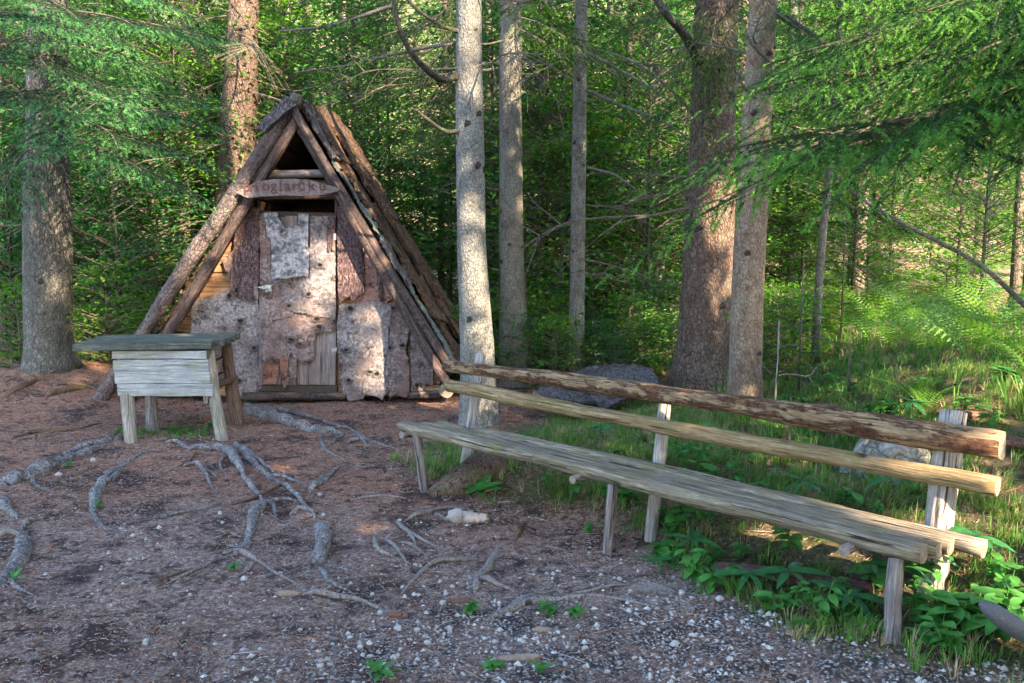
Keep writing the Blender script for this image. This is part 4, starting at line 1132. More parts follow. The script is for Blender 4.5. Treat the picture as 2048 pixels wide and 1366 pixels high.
def crown_cloud(name, parent, base, z0, z1, r0, r1, n, mat, seed, size=0.30):
    rng = np.random.default_rng(seed)
    t = rng.random(n) ** 0.85
    z = z0 + (z1 - z0) * t
    R = (r0 + (r1 - r0) * t)
    # whorls: needles sit on branches, not evenly
    az = rng.integers(0, 7, n) * 2 * PI / 7 + np.floor(z / 0.55) * 1.1 + rng.normal(0, 0.42, n)
    rad = R * rng.random(n) ** 0.6
    p = np.stack([base.x + np.cos(az) * rad, base.y + np.sin(az) * rad, z - 0.22 * rad + rng.normal(0, 0.08, n)], 1)
    p = p[keep_open(p)]
    k = len(p)
    out = p - np.array([base.x, base.y, 0])[None]; out[:, 2] = -0.3
    out += rng.normal(size=(k, 3)) * np.array([0.6, 0.6, 0.35]) * np.linalg.norm(out[:, :2], axis=1)[:, None].clip(0.5)
    v, f = leaf_quads(p, out, np.array([0, 0, 1.0]) + rng.normal(size=(k, 3)) * 0.35, size * rng.uniform(.7, 1.3, (k, 1)), size * 0.42 * rng.uniform(.7, 1.3, (k, 1)), 0.03, rng)
    v -= np.array(tuple(WM[parent].translation))
    return obj(name, mesh(name, v, f, [mat], False), parent, WM[parent].copy())

T = {}
T['A'] = Tree('spruce_tree', [(103,748,128),(98,700,104),(96,560,100),(94,400,96),(95,200,86),(95,0,78)], 9.0, 'bark_left', 'thick grey spruce left of the hut on a mound of roots', flare=1.12, sides=26)
T['B'] = Tree('spruce_tree', [(466,760,88),(470,380,76),(480,200,70),(488,0,58)], 12.6, 'bark_big', 'thick spruce rising directly behind the hut', sides=20)
T['C'] = Tree('spruce_tree', [(372,740,26),(370,470,24),(368,250,22),(374,0,20)], 13.5, 'bark_warm', 'slim reddish trunk just left of the hut roof', sides=12)
T['D'] = Tree('spruce_tree', [(958,846,78),(956,740,70),(950,620,64),(943,480,58),(940,300,55),(938,150,52),(937,0,50)], 7.4, 'bark_grey', 'pale grey trunk with a wounded spot at the left end of the bench', flare=1.12, sides=22)
T['E'] = Tree('spruce_tree', [(1032,736,72),(1027,660,58),(1024,560,50),(1022,400,46),(1021,200,44),(1022,0,43)], 9.7, 'bark_mid', 'straight grey-brown trunk right beside the pale grey one', flare=1.25, sides=20)
T['F'] = Tree('spruce_tree', [(1152,742,34),(1154,600,31),(1158,300,28),(1163,0,25)], 9.7, 'bark_mid', 'slim straight trunk alone in the middle of the picture', flare=1.1, sides=16)
T['G'] = Tree('spruce_tree', [(1404,768,140),(1409,700,118),(1416,560,104),(1421,400,98),(1427,200,90),(1434,0,82)], 8.6, 'bark_big', 'thickest brown spruce behind the middle of the bench', flare=1.2, sides=28)
T['H'] = Tree('spruce_tree', [(1490,860,80),(1489,760,70),(1494,620,67),(1500,480,64),(1513,250,60),(1527,0,54)], 7.3, 'bark_warm', 'orange and pale trunk touching the thickest spruce on its right', flare=1.1, sides=22)
T['A'].stubs(9, 0.8, 4.5, 1.1); T['B'].stubs(4, 2, 5, 1.2); T['D'].stubs(8, 0.5, 4, 0.75); T['E'].stubs(9, 0.8, 4.5, 0.75)
T['F'].stubs(10, 0.6, 4.5, 0.7); T['G'].stubs(14, 0.8, 4.5, 1.2); T['H'].stubs(13, 0.6, 4, 0.9)
for k, (n, z0, z1) in {'A': (9, 1.5, 5), 'B': (12, 2.5, 6), 'C': (16, 1.5, 6), 'D': (7, 2.9, 4.4), 'E': (8, 2.0, 5), 'F': (14, 1.2, 5), 'G': (9, 1.8, 5), 'H': (9, 1.8, 4.5)}.items():
    T[k].dead(n, z0, z1, 0.5, 1.8)
def limb(tree, pix, r0, r1, mat='bark_dark'):
    pts = spline([P(u, v, Y) for u, v, Y in pix], 16)
    V, F = tube(pts, lerp_list([r0, r1], 16), 8, 0.08, True, random.randint(0, 999))
    c = pts[0]
    return obj('limb', mesh('limb', [v - c for v in V], F, [mat]), tree.root, Matrix.Translation(c))
limb(T['D'], [(918,152,7.35),(880,158,7.2),(830,115,7.0),(800,60,6.9),(785,-10,6.9)], 0.032, 0.018)
limb(T['D'], [(920,262,7.35),(890,262,7.2),(850,235,7.1),(835,220,7.1)], 0.022, 0.008)
limb(T['D'], [(925,65,7.35),(880,50,7.3),(830,15,7.2),(800,-20,7.2)], 0.02, 0.01)
limb(T['D'], [(915,85,7.4),(800,105,7.6),(700,130,7.8),(590,145,8.0)], 0.018, 0.006, 'bark_mid')
limb(T['D'], [(790,10,7.2),(700,40,7.4),(640,55,7.5),(560,62,7.6)], 0.018, 0.008, 'bark_mid')
limb(T['G'], [(1400,130,8.4),(1370,70,8.1),(1330,25,7.9),(1300,-30,7.9)], 0.05, 0.03)
limb(T['G'], [(1385,225,8.6),(1330,170,8.6),(1260,120,8.7),(1180,95,9)], 0.016, 0.006, 'bark_mid')
limb(T['F'], [(1175,105,9.6),(1230,135,9.4),(1300,175,9.2),(1370,225,9.0)], 0.022, 0.008, 'bark_mid')
limb(T['F'], [(1175,180,9.6),(1240,210,9.4),(1330,245,9.2),(1385,285,9.0)], 0.020, 0.008, 'bark_mid')
limb(T['F'], [(1175,335,9.6),(1230,350,9.4),(1280,385,9.2),(1310,395,9.1)], 0.016, 0.006, 'bark_mid')
limb(T['H'], [(1525,180,7.2),(1540,130,7.1),(1505,90,7.0),(1490,60,7.0)], 0.022, 0.010, 'bark_mid')
limb(T['H'], [(1510,195,7.2),(1485,170,7.0),(1480,140,7.0),(1460,240,6.9)], 0.014, 0.006, 'bark_mid')
limb(T['H'], [(1545,20,7.3),(1600,55,7.2),(1640,80,7.1),(1700,130,7.0)], 0.034, 0.014, 'bark_dark')

# green boughs in the frame
A = T['A']
for (tu, tv, tY, bz, w) in [(335,215,7.9,2.95,1.0),(300,330,7.7,2.7,1.0),(250,280,7.5,2.9,1.1),(10,190,7.2,3.1,1.1),(330,130,8.2,3.5,1.1),
                       (120,140,7.4,3.5,1.2),(30,80,7.5,3.7,1.2),(280,40,7.9,3.9,1.2),(150,20,7.6,4.0,1.2),(400,60,8.6,3.9,1.1),(330,-10,8.3,4.3,1.2),(230,200,7.5,3.3,1.1),(-40,380,7.6,2.6,1.0)]:
    p, r = A.at(bz); A.bough('left', p, P(tu, tv, tY), None, random.uniform(-.3, .3), w)
A.boughs('left', 8, 3.6, 5.5, 1.6, 2.4, (-PI * 0.9, -0.05))
for k, n, z0, z1 in [('B', 10, 3.6, 7, ), ('C', 9, 3.0, 7), ('E', 5, 4.2, 6.5), ('F', 5, 4.0, 6.5)]:
    T[k].boughs('mid', n, z0, z1, 1.3, 2.2)
for (tr, bz, tu, tv, tY, kind) in [('D', 3.6, 690,150,8.0,'mid'),('D', 3.3, 760,200,7.8,'mid'),('D', 3.0, 800,240,8.2,'hang'),('D',3.8,620,70,7.8,'mid'),('D',3.9,850,40,7.4,'hang'),('D',2.6,835,300,7.9,'mid'),('D',3.4,870,210,8.4,'hang'),
                                   ('G',3.9,1290,120,8.2,'hang'),('G',3.6,1330,200,8.0,'hang'),('G',3.9,1400,90,7.9,'hang'),('G',3.6,1470,130,7.9,'hang'),('G',4.0,1220,60,8.6,'mid'),('G',3.2,1250,270,9.0,'mid'),('G',2.8,1300,360,9.2,'mid'),('G',4.0,1480,60,7.8,'hang'),
                                   ('E',3.9,1150,60,8.9,'hang'),('E',4.0,1180,20,8.8,'hang'),('H',3.4,1620,80,6.8,'mid'),('H',3.2,1580,150,6.9,'hang'),('H',3.5,1700,110,6.6,'mid'),('H',3.6,1560,20,6.8,'hang'),('F',2.3,1300,330,9.6,'mid')]:
    p, r = T[tr].at(bz); T[tr].bough(kind, p, P(tu, tv, tY))
# near spruce on the right, its trunk just outside the picture
T['R'] = Tree('spruce_tree', [(2500,950,150),(2480,600,140),(2460,200,130),(2450,0,120)], 5.2, 'bark_dark', 'spruce at the right edge whose green boughs hang into the picture', sides=16)
Rt = T['R']
for (tu, tv, tY, bz, w, k) in [(1452,318,4.5,2.55,0.75,0),(1590,275,4.6,2.65,.85,1),(1720,270,4.4,2.6,.85,2),(1570,165,4.9,2.95,.9,3),(1610,85,5.0,3.15,.9,0),(1740,60,4.7,3.2,1.0,1),(1800,150,4.5,2.9,0.9,2),
                            (1880,0,4.4,3.4,1.0,0),(1930,90,4.2,3.05,1.0,1),(1960,-40,4.3,3.5,1.0,2),(1650,0,5.2,3.5,.9,3),(1870,190,4.6,2.8,.9,0),(2000,170,4.4,2.85,.9,2)]:
    p, r = Rt.at(bz); Rt.bough('near', p, P(tu, tv, tY), k, random.uniform(-.25, .25), w)
limb(Rt, [(2300,330,4.9),(2100,335,4.9),(1980,300,4.9),(1850,235,4.9)], 0.022, 0.008)
limb(Rt, [(2300,170,5.0),(2100,190,5.0),(1980,225,5.0),(1870,228,5.0)], 0.020, 0.008)
limb(Rt, [(2300,260,5.1),(2060,240,5.0),(1950,235,5.0),(1880,222,5.0)], 0.018, 0.008)
limb(Rt, [(2080,640,6.2),(1960,530,6.3),(1820,455,6.4),(1720,395,6.5),(1670,350,6.5)], 0.020, 0.010, 'bark_mid')

# slimmer trees in the middle distance
def thin(name, pix, Y, mat, label, **kw): return Tree(name, pix, Y, mat, label, sides=10, seg=24, **kw)
T['I'] = thin('young_tree', [(1630,735,20),(1634,620,18),(1645,470,17),(1660,330,16)], 8.8, 'bark_mid', 'greenish sapling trunk standing right of the orange trunk', top=6)
T['J'] = thin('dark_tree', [(1234,700,26),(1240,520,22),(1248,350,20),(1262,60,16)], 12.5, 'bark_dark', 'nearly black slim trunk right of the slim straight one', top=9)
T['K'] = thin('young_tree', [(1072,700,14),(1080,450,12),(1088,250,11),(1102,0,9)], 14, 'bark_dark', 'very thin dark trunk just right of the grey-brown one', top=8)
T['L'] = thin('young_tree', [(1100,690,14),(1112,450,12),(1128,250,11),(1136,0,10)], 15, 'bark_mid', 'very thin leaning trunk left of the slim straight trunk', top=8)
T['M'] = thin('spruce_tree', [(1757,640,22),(1755,560,20),(1754,450,18),(1748,200,15)], 17, 'bark_far', 'sunlit distant trunk above the ferns', top=10)
T['N'] = thin('spruce_tree', [(884,690,16),(882,500,14),(884,280,13),(892,0,11)], 15, 'bark_warm', 'thin reddish trunk left of the pale grey one', top=9)
T['O'] = thin('spruce_tree', [(6,720,22),(5,600,18),(4,300,16),(2,0,14)], 13, 'bark_far', 'slim trunk at the far left edge', top=9)
T['S'] = thin('young_tree', [(1293,690,12),(1300,640,11),(1318,560,10),(1342,470,7)], 12, 'bark_mid', 'thin leaning sapling left of the thickest spruce', top=4)
T['U'] = thin('young_tree', [(1215,690,10),(1222,520,8),(1216,300,7)], 16, 'bark_far', 'thin pale stem left of the nearly black trunk', top=6)
T['W'] = thin('spruce_tree', [(1575,640,34),(1578,500,32),(1580,300,28)], 14, 'bark_left', 'grey trunk in the shade behind the greenish sapling', top=9)
for k, zl, sc_, ci in [('I', 2.6, 0.55, 0), ('K', 2.2, 0.6, 1), ('L', 2.4, 0.6, 3), ('S', 1.4, 0.4, 0), ('U', 1.6, 0.5, 1)]:
    p_, r_ = T[k].at(T[k].base.z + zl)
    obj('crown', CROWN[ci], T[k].root, Matrix.Translation(p_) @ Matrix.Scale(sc_, 4))
T['M'].boughs('dry', 12, 1.5, 5, 1.2, 2.2); T['M'].boughs('far', 10, 3, 8, 1.4, 2.4); T['N'].dead(10, 1, 5, .6, 1.6); T['N'].boughs('dry', 6, 2.0, 5, 1, 1.8)
T['J'].dead(8, 1.5, 5, .6, 1.6); T['C'].boughs('dry', 9, 1.6, 4.5, 0.9, 1.7); T['B'].boughs('dry', 8, 2.6, 4.5, 1.0, 2.0); T['W'].boughs('mid', 14, 0.8, 5, 1.2, 2.0); T['O'].boughs('left', 8, 2, 6, 1.2, 2)

# more distant spruces, one by one
bg = []
rs = random.Random(21)
tries = 0
while len(bg) < 46 and tries < 4000:
    tries += 1
    Y = rs.uniform(13, 46) if len(bg) > 12 else rs.uniform(12.5, 20)
    u = rs.uniform(-160, 2200)
    X = (u - CX) / FPX * Y
    if any((X - a) ** 2 + (Y - b) ** 2 < 3.2 for a, b in bg): continue
    if 380 < u < 880 and Y < 12.8: continue
    if 1060 < u < 1150 and Y < 30: continue
    bg.append((X, Y))
def shade_crown(seed):  # crown added over some distant spruces to block sky light and darken gaps
    rng = np.random.default_rng(seed); n = 1500
    t = rng.random(n); z = 6.0 + 8.0 * t; R = 2.1 - 1.6 * t
    az = rng.integers(0, 7, n) * 2 * PI / 7 + np.floor(z / 0.6) * 1.1 + rng.normal(0, 0.4, n); rad = R * rng.random(n) ** 0.6
    p = np.stack([np.cos(az) * rad, np.sin(az) * rad, z - 0.22 * rad], 1)
    out = p.copy(); out[:, 2] = -0.3; out += rng.normal(size=(n, 3)) * 0.5
    v, f = leaf_quads(p, out, np.array([0, 0, 1.0]) + rng.normal(size=(n, 3)) * 0.35, 0.42 * rng.uniform(.7, 1.3, (n, 1)), 0.18 * rng.uniform(.7, 1.3, (n, 1)), 0.03, rng)
    return mesh('shade_crown', v, f, ['needle'], False)
HIGH = [shade_crown(900 + k) for k in range(3)]
for i, (X, Y) in enumerate(bg):
    g = ground(X, Y)
    w = rs.uniform(0.12, 0.34)
    r0 = w / 2
    t = Tree.__new__(Tree)
    top = rs.uniform(10, 14)
    lean = rs.uniform(-0.02, 0.02)
    zn = np.linspace(g.z - 0.1, g.z + top, 16)
    t.zn = zn; t.px = X + lean * (zn - g.z); t.py = np.full(16, Y); t.r = np.linspace(r0 * 1.15, r0 * 0.4, 16); t.base = g
    side = 'left of the hut' if X / Y < -0.32 else ('behind the hut and the trunks' if X / Y < 0.2 else 'beyond the ferns')
    t.root = empty('spruce_tree', g, 'distant spruce deep in the wood ' + side, 'tree', 'distant spruces deep in the wood')
    V, F = tube([Vector((x, y, z)) - g for x, y, z in zip(t.px, t.py, zn)], list(t.r), 9, 0.04, True, i)
    t.trunk = obj('trunk', mesh('trunk', V, F, ['bark_far' if i % 3 else 'bark_warm']), t.root, Matrix.Translation(g))
    if i % 5 == 0: obj('crown', HIGH[i // 5 % 3], t.root, Matrix.Translation(g + Vector((lean * 9, 0, 0))) @ Matrix.Rotation(i, 4, 'Z'))
    n = 20 if Y < 25 else 15
    zlo = rs.uniform(0.8, 3.0) if i % 3 == 0 else rs.uniform(2.2, 4.5)
    t.boughs('far', n, g.z + zlo, g.z + zlo + 7.0, 1.2, 2.6)
    t.boughs('dry', 5, g.z + 1.0, g.z + zlo + 1, 0.8, 1.7)
    t.dead(5, g.z + 1.0, g.z + 5, 0.6, 1.6)

# leafy young trees and shrubs between the trunks
rs = random.Random(33)
leafy = []
tries = 0
while len(leafy) < 100 and tries < 9000:
    tries += 1
    k = len(leafy)
    if k < 26: Y = rs.uniform(11.4, 17)
    elif k < 46: Y = rs.uniform(16, 26)
    else: Y = rs.uniform(22, 60)
    u = rs.uniform(-120, 2160); X = (u - CX) / FPX * Y
    if 300 < u < 900 and Y < 12.6: continue
    if u > 1650 and Y < 15: continue
    if 1050 < u < 1150 and Y > 20 and rs.random() < 0.7: continue
    if any((X - a) ** 2 + (Y - b) ** 2 < 1.3 for a, b, _ in leafy): continue
    leafy.append((X, Y, u))
leafy += [((u_ - CX) / FPX * Y_, Y_, u_) for u_, Y_ in [(985,12.2),(1060,11.8),(1090,13.4),(1190,12.6),(1210,11.6),(1310,12.4),(1340,13.6),(1380,11.8),(1275,14.5),(1130,15),(1000,14.6),(640,13.6),(760,14.2),(850,13.2),(900,12.6),(680,15.5),(170,11.6),(230,12.6),(310,12.0),(330,13.8),(400,14.6),(60,12.2),(20,11.2),(1560,12.8),(1600,14.2),(1480,13.2),(560,15.2),(960,16.5),(1180,17),(1350,16.5)]]
leafy += [(P(240, 700, 10.8).x, 10.8, 240), (P(1120, 700, 11.2).x, 11.2, 1120), (P(1290, 640, 11.0).x, 11.0, 1290), (P(720, 700, 12.8).x, 12.8, 720), (P(1700, 640, 12).x, 12, 1700), (P(1960, 600, 10.5).x, 10.5, 1960)]
for i, (X, Y, u) in enumerate(leafy):
    g = ground(X, Y)
    zone = 'left of the hut' if u < 400 else ('behind the hut' if u < 900 else ('between the trunks behind the bench' if u < 1560 else 'on the right beyond the ferns'))
    far = Y > 25
    root = empty('young_broadleaf_tree', g, 'leafy green young broadleaf tree ' + zone + (' on the far slope' if far else ''), 'tree', 'leafy young trees in the wood')
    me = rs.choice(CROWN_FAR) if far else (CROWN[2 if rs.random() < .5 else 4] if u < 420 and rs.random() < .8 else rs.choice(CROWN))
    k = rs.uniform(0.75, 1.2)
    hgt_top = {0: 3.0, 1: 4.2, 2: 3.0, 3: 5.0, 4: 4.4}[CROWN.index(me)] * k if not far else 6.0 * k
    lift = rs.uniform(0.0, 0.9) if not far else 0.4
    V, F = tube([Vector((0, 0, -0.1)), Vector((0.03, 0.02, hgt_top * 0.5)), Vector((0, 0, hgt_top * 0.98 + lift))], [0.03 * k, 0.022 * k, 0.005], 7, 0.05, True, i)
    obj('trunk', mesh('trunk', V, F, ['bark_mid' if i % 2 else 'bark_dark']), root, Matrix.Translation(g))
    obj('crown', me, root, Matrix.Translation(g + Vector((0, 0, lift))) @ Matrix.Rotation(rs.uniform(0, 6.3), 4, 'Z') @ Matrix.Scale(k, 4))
more = [(u_, Y_) for u_, Y_ in [(1000,9.9),(1060,9.6),(1090,10.4),(1110,9.4),(1185,9.8),(1205,10.6),(1230,9.5),(1260,10.2),(1290,9.7),(1320,10.6),(1345,9.6),(1000,11),(1130,11),(1160,11.6),(1280,11.4),(1350,11.5),(880,10.6),(900,9.6),(170,10),(210,9.6),(235,10.4),(190,11),(30,9.8),(1560,8.6),(1590,9.4),(1620,10.2),(1680,10.4)]]
for i in range(54 + len(more)):
    for _ in range(50):
        u = rs.uniform(-60, 2100); Y = rs.uniform(10.2, 19)
        X = (u - CX) / FPX * Y
        if 330 < u < 900 and Y < 12: continue
        break
    if i >= 54: u, Y = more[i - 54]; X = (u - CX) / FPX * Y
    g = ground(X, Y)
    zone = 'left of the hut' if u < 400 else ('behind the hut' if u < 900 else ('behind the bench' if u < 1560 else 'near the ferns'))
    root = empty('leafy_shrub', g, 'low leafy shrub on the wood floor ' + zone, 'shrub', 'low shrubs on the wood floor')
    k = rs.uniform(0.45, 1.0)
    V, F = tube([Vector((0, 0, -0.05)), Vector((0.02, 0, 0.5 * k)), Vector((0, 0, 1.0 * k))], [0.015, 0.01, 0.004], 6, 0, True, i)
    obj('stem', mesh('stem', V, F, ['twig']), root, Matrix.Translation(g))
    obj('foliage', rs.choice(SHRUB), root, Matrix.Translation(g) @ Matrix.Rotation(rs.uniform(0, 6.3), 4, 'Z') @ Matrix.Scale(k, 4))

ANCH = [(-999, 'left edge'), (97, 'thick grey spruce'), (372, 'slim reddish trunk'), (480, 'spruce behind the hut'), (583, 'hut ridge'), (884, 'thin reddish trunk'), (940, 'pale grey trunk'), (1025, 'grey-brown trunk'),
        (1155, 'slim straight trunk'), (1240, 'nearly black trunk'), (1420, 'thickest spruce'), (1505, 'orange trunk'), (1640, 'greenish sapling'), (1755, 'distant sunlit trunk'), (9999, 'right edge')]
ORD = ['nearest', 'second nearest', 'third nearest', 'fourth nearest', 'fifth nearest', 'sixth nearest', 'seventh nearest', 'eighth nearest', 'ninth nearest', 'tenth nearest', 'eleventh nearest', 'twelfth nearest',
       'thirteenth nearest', 'fourteenth nearest', 'fifteenth nearest', 'sixteenth nearest', 'seventeenth nearest', 'eighteenth nearest', 'nineteenth nearest', 'twentieth nearest', 'twenty-first nearest', 'twenty-second nearest', 'twenty-third nearest', 'twenty-fourth nearest']
def single_out(things, noun):
    gaps = {}
    for o in things:
        p = WM[o].translation; u = CX + p.x / p.y * FPX
        g_ = max(i for i, (a_, _) in enumerate(ANCH) if u >= a_)
        gaps.setdefault(g_, []).append((p.y, o))
    for g_, l in gaps.items():
        l.sort(key=lambda q: q[0])
        for i, (_, o) in enumerate(l):
            o['label'] = (ORD[min(i, 23)] if len(l) > 1 else 'single') + ' ' + noun + ' seen between ' + ANCH[g_][1] + ' and ' + ANCH[g_ + 1][1]
for grp, noun in [('leafy young trees in the wood', 'leafy young tree'), ('distant spruces deep in the wood', 'distant spruce'), ('low shrubs on the wood floor', 'low leafy shrub')]:
    single_out([o for o in bpy.data.objects if o.parent is None and o.get('group') == grp], noun)
# high crowns of the trees in the picture, and unseen spruces added behind the camera to shade the clearing
for k, n in {'A': 700, 'B': 500, 'D': 500, 'E': 500, 'G': 700, 'H': 500, 'R': 2200}.items():
    b, r = T[k].at(6.5)
    crown_cloud('crown', T[k].root, b, 6.0 if k != 'R' else 4.2, 13.0, 2.0, 0.5, n, 'needle', 400 + ord(k), 0.34)
for i, (d, off, rad) in enumerate([(8.5, -8.5, 2.2), (9.5, -6.2, 2.3), (8.2, -4.0, 2.2), (10.6, -2.2, 2.3), (8.6, -0.2, 2.2), (10.4, 1.8, 2.3), (8.8, 3.9, 2.2), (10.8, 6.0, 2.3), (9.2, 8.2, 2.3), (13.5, -5.0, 2.4), (13.5, 0.0, 2.4), (13.5, 4.6, 2.4), (8.6, -2.6, 2.0), (11.8, -3.4, 2.2), (7.6, -5.6, 2.0)]):
    c = Vector((-0.5, 6.0, 0)) + SUN_H * d + Vector((-SUN_H.y, SUN_H.x, 0)) * off
    g = ground(c.x, c.y)
    root = empty('spruce_tree', g, 'unseen tall spruce added behind the viewpoint to shade the clearing', 'tree', 'unseen spruces added to shade the clearing')
    V, F = tube([Vector((0, 0, -0.1)), Vector((0, 0, 6)), Vector((0, 0, 11.4))], [0.22, 0.16, 0.04], 10, 0.04, True, i)
    obj('trunk', mesh('trunk', V, F, ['bark_big']), root, Matrix.Translation(g))
    crown_cloud('crown', root, g, 2.6, 11.5, rad, 0.5, 4800, 'needle', 500 + i, 0.36)

# ------------------------------------------------------------------ surface roots
def root_obj(name, strands, mat, label, cat='root', sink=0.35, side=9, group=None):
    """strands: list of (pixel polyline, width px start, width px end); first is the root, others branch from it"""
    base = G(*strands[0][0][0])
    parts = []
    first = None
    for j, (pl, w0, w1) in enumerate(strands):
        pts = [G(*q) for q in pl]
        n = max(8, int(sum((pts[i + 1] - pts[i]).length for i in range(len(pts) - 1)) / 0.035))
        sp = spline(pts, n)
        rad = [w / 2 * p.y / FPX for w, p in zip(lerp_list([w0 * 0.45, w0 * 0.9, w0, (w0 + w1) / 2, w1, w1 * 0.75, w1 * 0.3], n), sp)]
        rr = random.Random(j + len(label))
        path = []
        for i, p in enumerate(sp):
            e = min(i, n - 1 - i) / (5.0 if w0 > 17 else 2.0)
            dip = (1.0 * rad[i] + (0.006 if w0 > 17 else 0.002)) * max(0, 1 - e)
            path.append(Vector((p.x + rr.uniform(-.15, .15) * rad[i], p.y + rr.uniform(-.15, .15) * rad[i], hz(p.x, p.y) + rad[i] * (1 - 2 * (0.42 if w0 > 17 else 0.12)) - dip + 0.25 * rad[i] * math.sin(i * 0.9 + j))))
        V, F = tube(path, rad, side, 0.16, True, j + len(label))
        me = mesh(name, [v - base for v in V], F, [mat])
        if first is None:
            first = obj(name, me, None, Matrix.Translation(base)); tag(first, label, cat, group)
        else:
            obj('root_branch', me, first, Matrix.Translation(base))
    return first
RT = [
 ([([(-40,985),(40,962),(110,930),(170,908),(226,884)],38,22),([(110,922),(165,898),(215,886),(228,880)],14,16),([(222,886),(255,878),(300,874)],14,7),([(60,955),(75,975),(110,985)],10,6)],'root','long thick grey root reaching in from the left edge'),
 ([([(186,1030),(190,1000),(205,965),(245,932),(312,892)],24,14),([(205,968),(222,962),(250,938)],14,10),([(188,1020),(200,1050),(235,1062)],12,6)],'root','dark curved root in front of the table legs, left of centre'),
 ([([(-8,1180),(35,1130),(48,1085),(35,1060)],38,30),([(40,1062),(60,1045),(90,1040)],12,6),([(10,1150),(40,1180),(80,1196)],10,5)],'root','stout upright-lying root at the lower left edge'),
 ([([(-20,990),(10,1015),(38,1042)],34,20)],'root','short grey root at the left edge under the long thick one'),
 ([([(-10,1075),(30,1068),(62,1090)],15,8)],'root_pale','pale peeled root tip at the left edge'),
 ([([(378,897),(420,900),(455,906),(475,930),(490,958)],16,20),([(484,950),(505,978),(528,1004)],14,10),([(380,898),(350,884),(312,893)],9,6),([(458,908),(440,930),(455,955)],7,5)],'root','grey root bending down right in front of the right table leg'),
 ([([(468,882),(492,910),(520,938),(552,962)],18,14),([(480,890),(515,920),(550,948)],9,8),([(545,955),(585,985),(610,1012),(640,1044)],11,8),([(535,948),(575,958),(620,972)],7,5)],'root','straight grey twin root running down from the right table leg'),
 ([([(362,935),(395,930),(412,950),(432,990)],10,7),([(395,932),(425,948),(440,962)],7,5)],'root','thin forked grey root left of the bending one'),
 ([([(452,1012),(510,998),(560,972),(578,948)],8,6)],'root_brown','thin dark stick-like root crossing under the twin root'),
 ([([(476,815),(550,838),(630,862),(690,866)],30,22),([(490,808),(580,828),(660,850),(730,872)],11,8),([(690,866),(672,882),(655,890)],8,5),([(700,868),(740,885),(800,900)],10,6),([(640,866),(650,900),(690,920)],9,6)],'root','heavy dark root lying before the hut door'),
 ([([(536,1002),(515,1020),(502,1058),(488,1106)],30,20),([(520,1004),(545,1010),(552,1036)],10,7),([(490,1100),(470,1112),(440,1118)],14,9),([(530,1010),(560,1000),(600,1002)],9,6)],'root','thick short root standing proud in the middle left dirt'),
 ([([(642,1040),(647,1075),(640,1110),(642,1142)],36,34),([(640,1135),(660,1165),(712,1190)],16,8),([(648,1130),(690,1140),(740,1150)],9,5)],'root','fat blotchy root stub in the centre of the dirt'),
 ([([(436,1118),(470,1106),(512,1122),(540,1142),(610,1176)],14,9),([(512,1122),(490,1145),(462,1162)],12,6),([(440,1116),(395,1140),(320,1172)],9,7)],'root_pale','arched pale root with side roots below the thick short one'),
 ([([(606,1188),(660,1193),(722,1205),(790,1234)],15,10)],'root_pale','pale straight root low in the centre'),
 ([([(998,1088),(985,1122),(958,1156),(935,1166),(900,1182)],19,8),([(955,1156),(990,1168),(1042,1186)],15,7),([(955,1158),(950,1188)],14,12)],'root_pale','grey forked root like a claw in the centre right dirt'),
 ([([(955,1250),(1000,1226),(1060,1206),(1120,1198),(1190,1192),(1250,1196),(1320,1206)],20,8),([(1010,1220),(1060,1196),(1110,1180)],15,8),([(1120,1196),(1200,1178),(1290,1166)],8,5),([(1180,1192),(1240,1200),(1330,1218),(1400,1212)],7,4)],'root_pale','long pale root with many branches low right of centre'),
 ([([(846,1136),(888,1124),(930,1122),(962,1118)],13,9),([(860,1130),(830,1158),(800,1190)],9,6)],'root_pale','thin pale root left of the claw-like root'),
 ([([(792,1042),(812,1062),(852,1086),(905,1104)],11,6),([(812,1060),(826,1078),(832,1092)],9,6)],'root_pale','narrow root running right below the white stone'),
 ([([(748,1072),(756,1100),(792,1114)],13,9)],'root_pale','hooked small root in the sunlit streak'),
 ([([(768,1078),(798,1104),(816,1130)],10,7)],'root_pale','small slanting root beside the hooked one'),
 ([([(798,1084),(830,1096),(856,1112)],9,7)],'root_pale','short slanting root right of the slanting one'),
 ([([(812,1040),(850,1028),(895,1018),(955,1022)],11,7),([(868,1026),(885,1036),(893,1042)],8,6)],'root_pale','pale root reaching to the white stone'),
 ([([(648,968),(666,946),(704,924)],12,7)],'root','small dark root right of the twin root'),
 ([([(618,986),(640,968),(652,952)],16,12)],'root','pale knobbly root lump in the middle dirt'),
 ([([(580,1030),(600,1020),(625,1024),(630,1040)],11,8)],'root_pale','looped thin root above the fat stub'),
 ([([(395,905),(375,925),(352,938)],7,5)],'root_brown','thin brown rootlet left of the bending root'),
 ([([(300,1170),(350,1150),(420,1130)],8,5)],'root_brown','thin dark rootlet across the lower left dirt'),
 ([([(230,1056),(310,1038),(390,1022),(450,1010)],10,7)],'root','faint grey root crossing the left dirt'),
 ([([(690,890),(720,880),(735,890)],11,7)],'root_pale','small pale root right of the heavy dark root'),
 ([([(0,800),(40,776),(90,758),(130,766)],18,10)],'root_brown','mossy root curling at the foot of the thick left spruce'),
 ([([(90,795),(130,783),(185,778)],13,9)],'root_brown','brown root on the slope under the thick left spruce'),
 ([([(110,770),(160,772),(215,785)],9,6)],'root_brown','thin brown root between the thick left spruce and the table'),
 ([([(20,880),(60,868),(140,862),(210,846)],8,5)],'root_brown','long thin root over the needle litter at the far left'),
 ([([(1030,1080),(1042,1062),(1052,1046)],16,10)],'root_brown','short orange root stub right of the white stone'),
 ([([(700,1000),(760,992),(815,998)],6,4)],'root_pale','thin straight root left of the bench leg'),
]
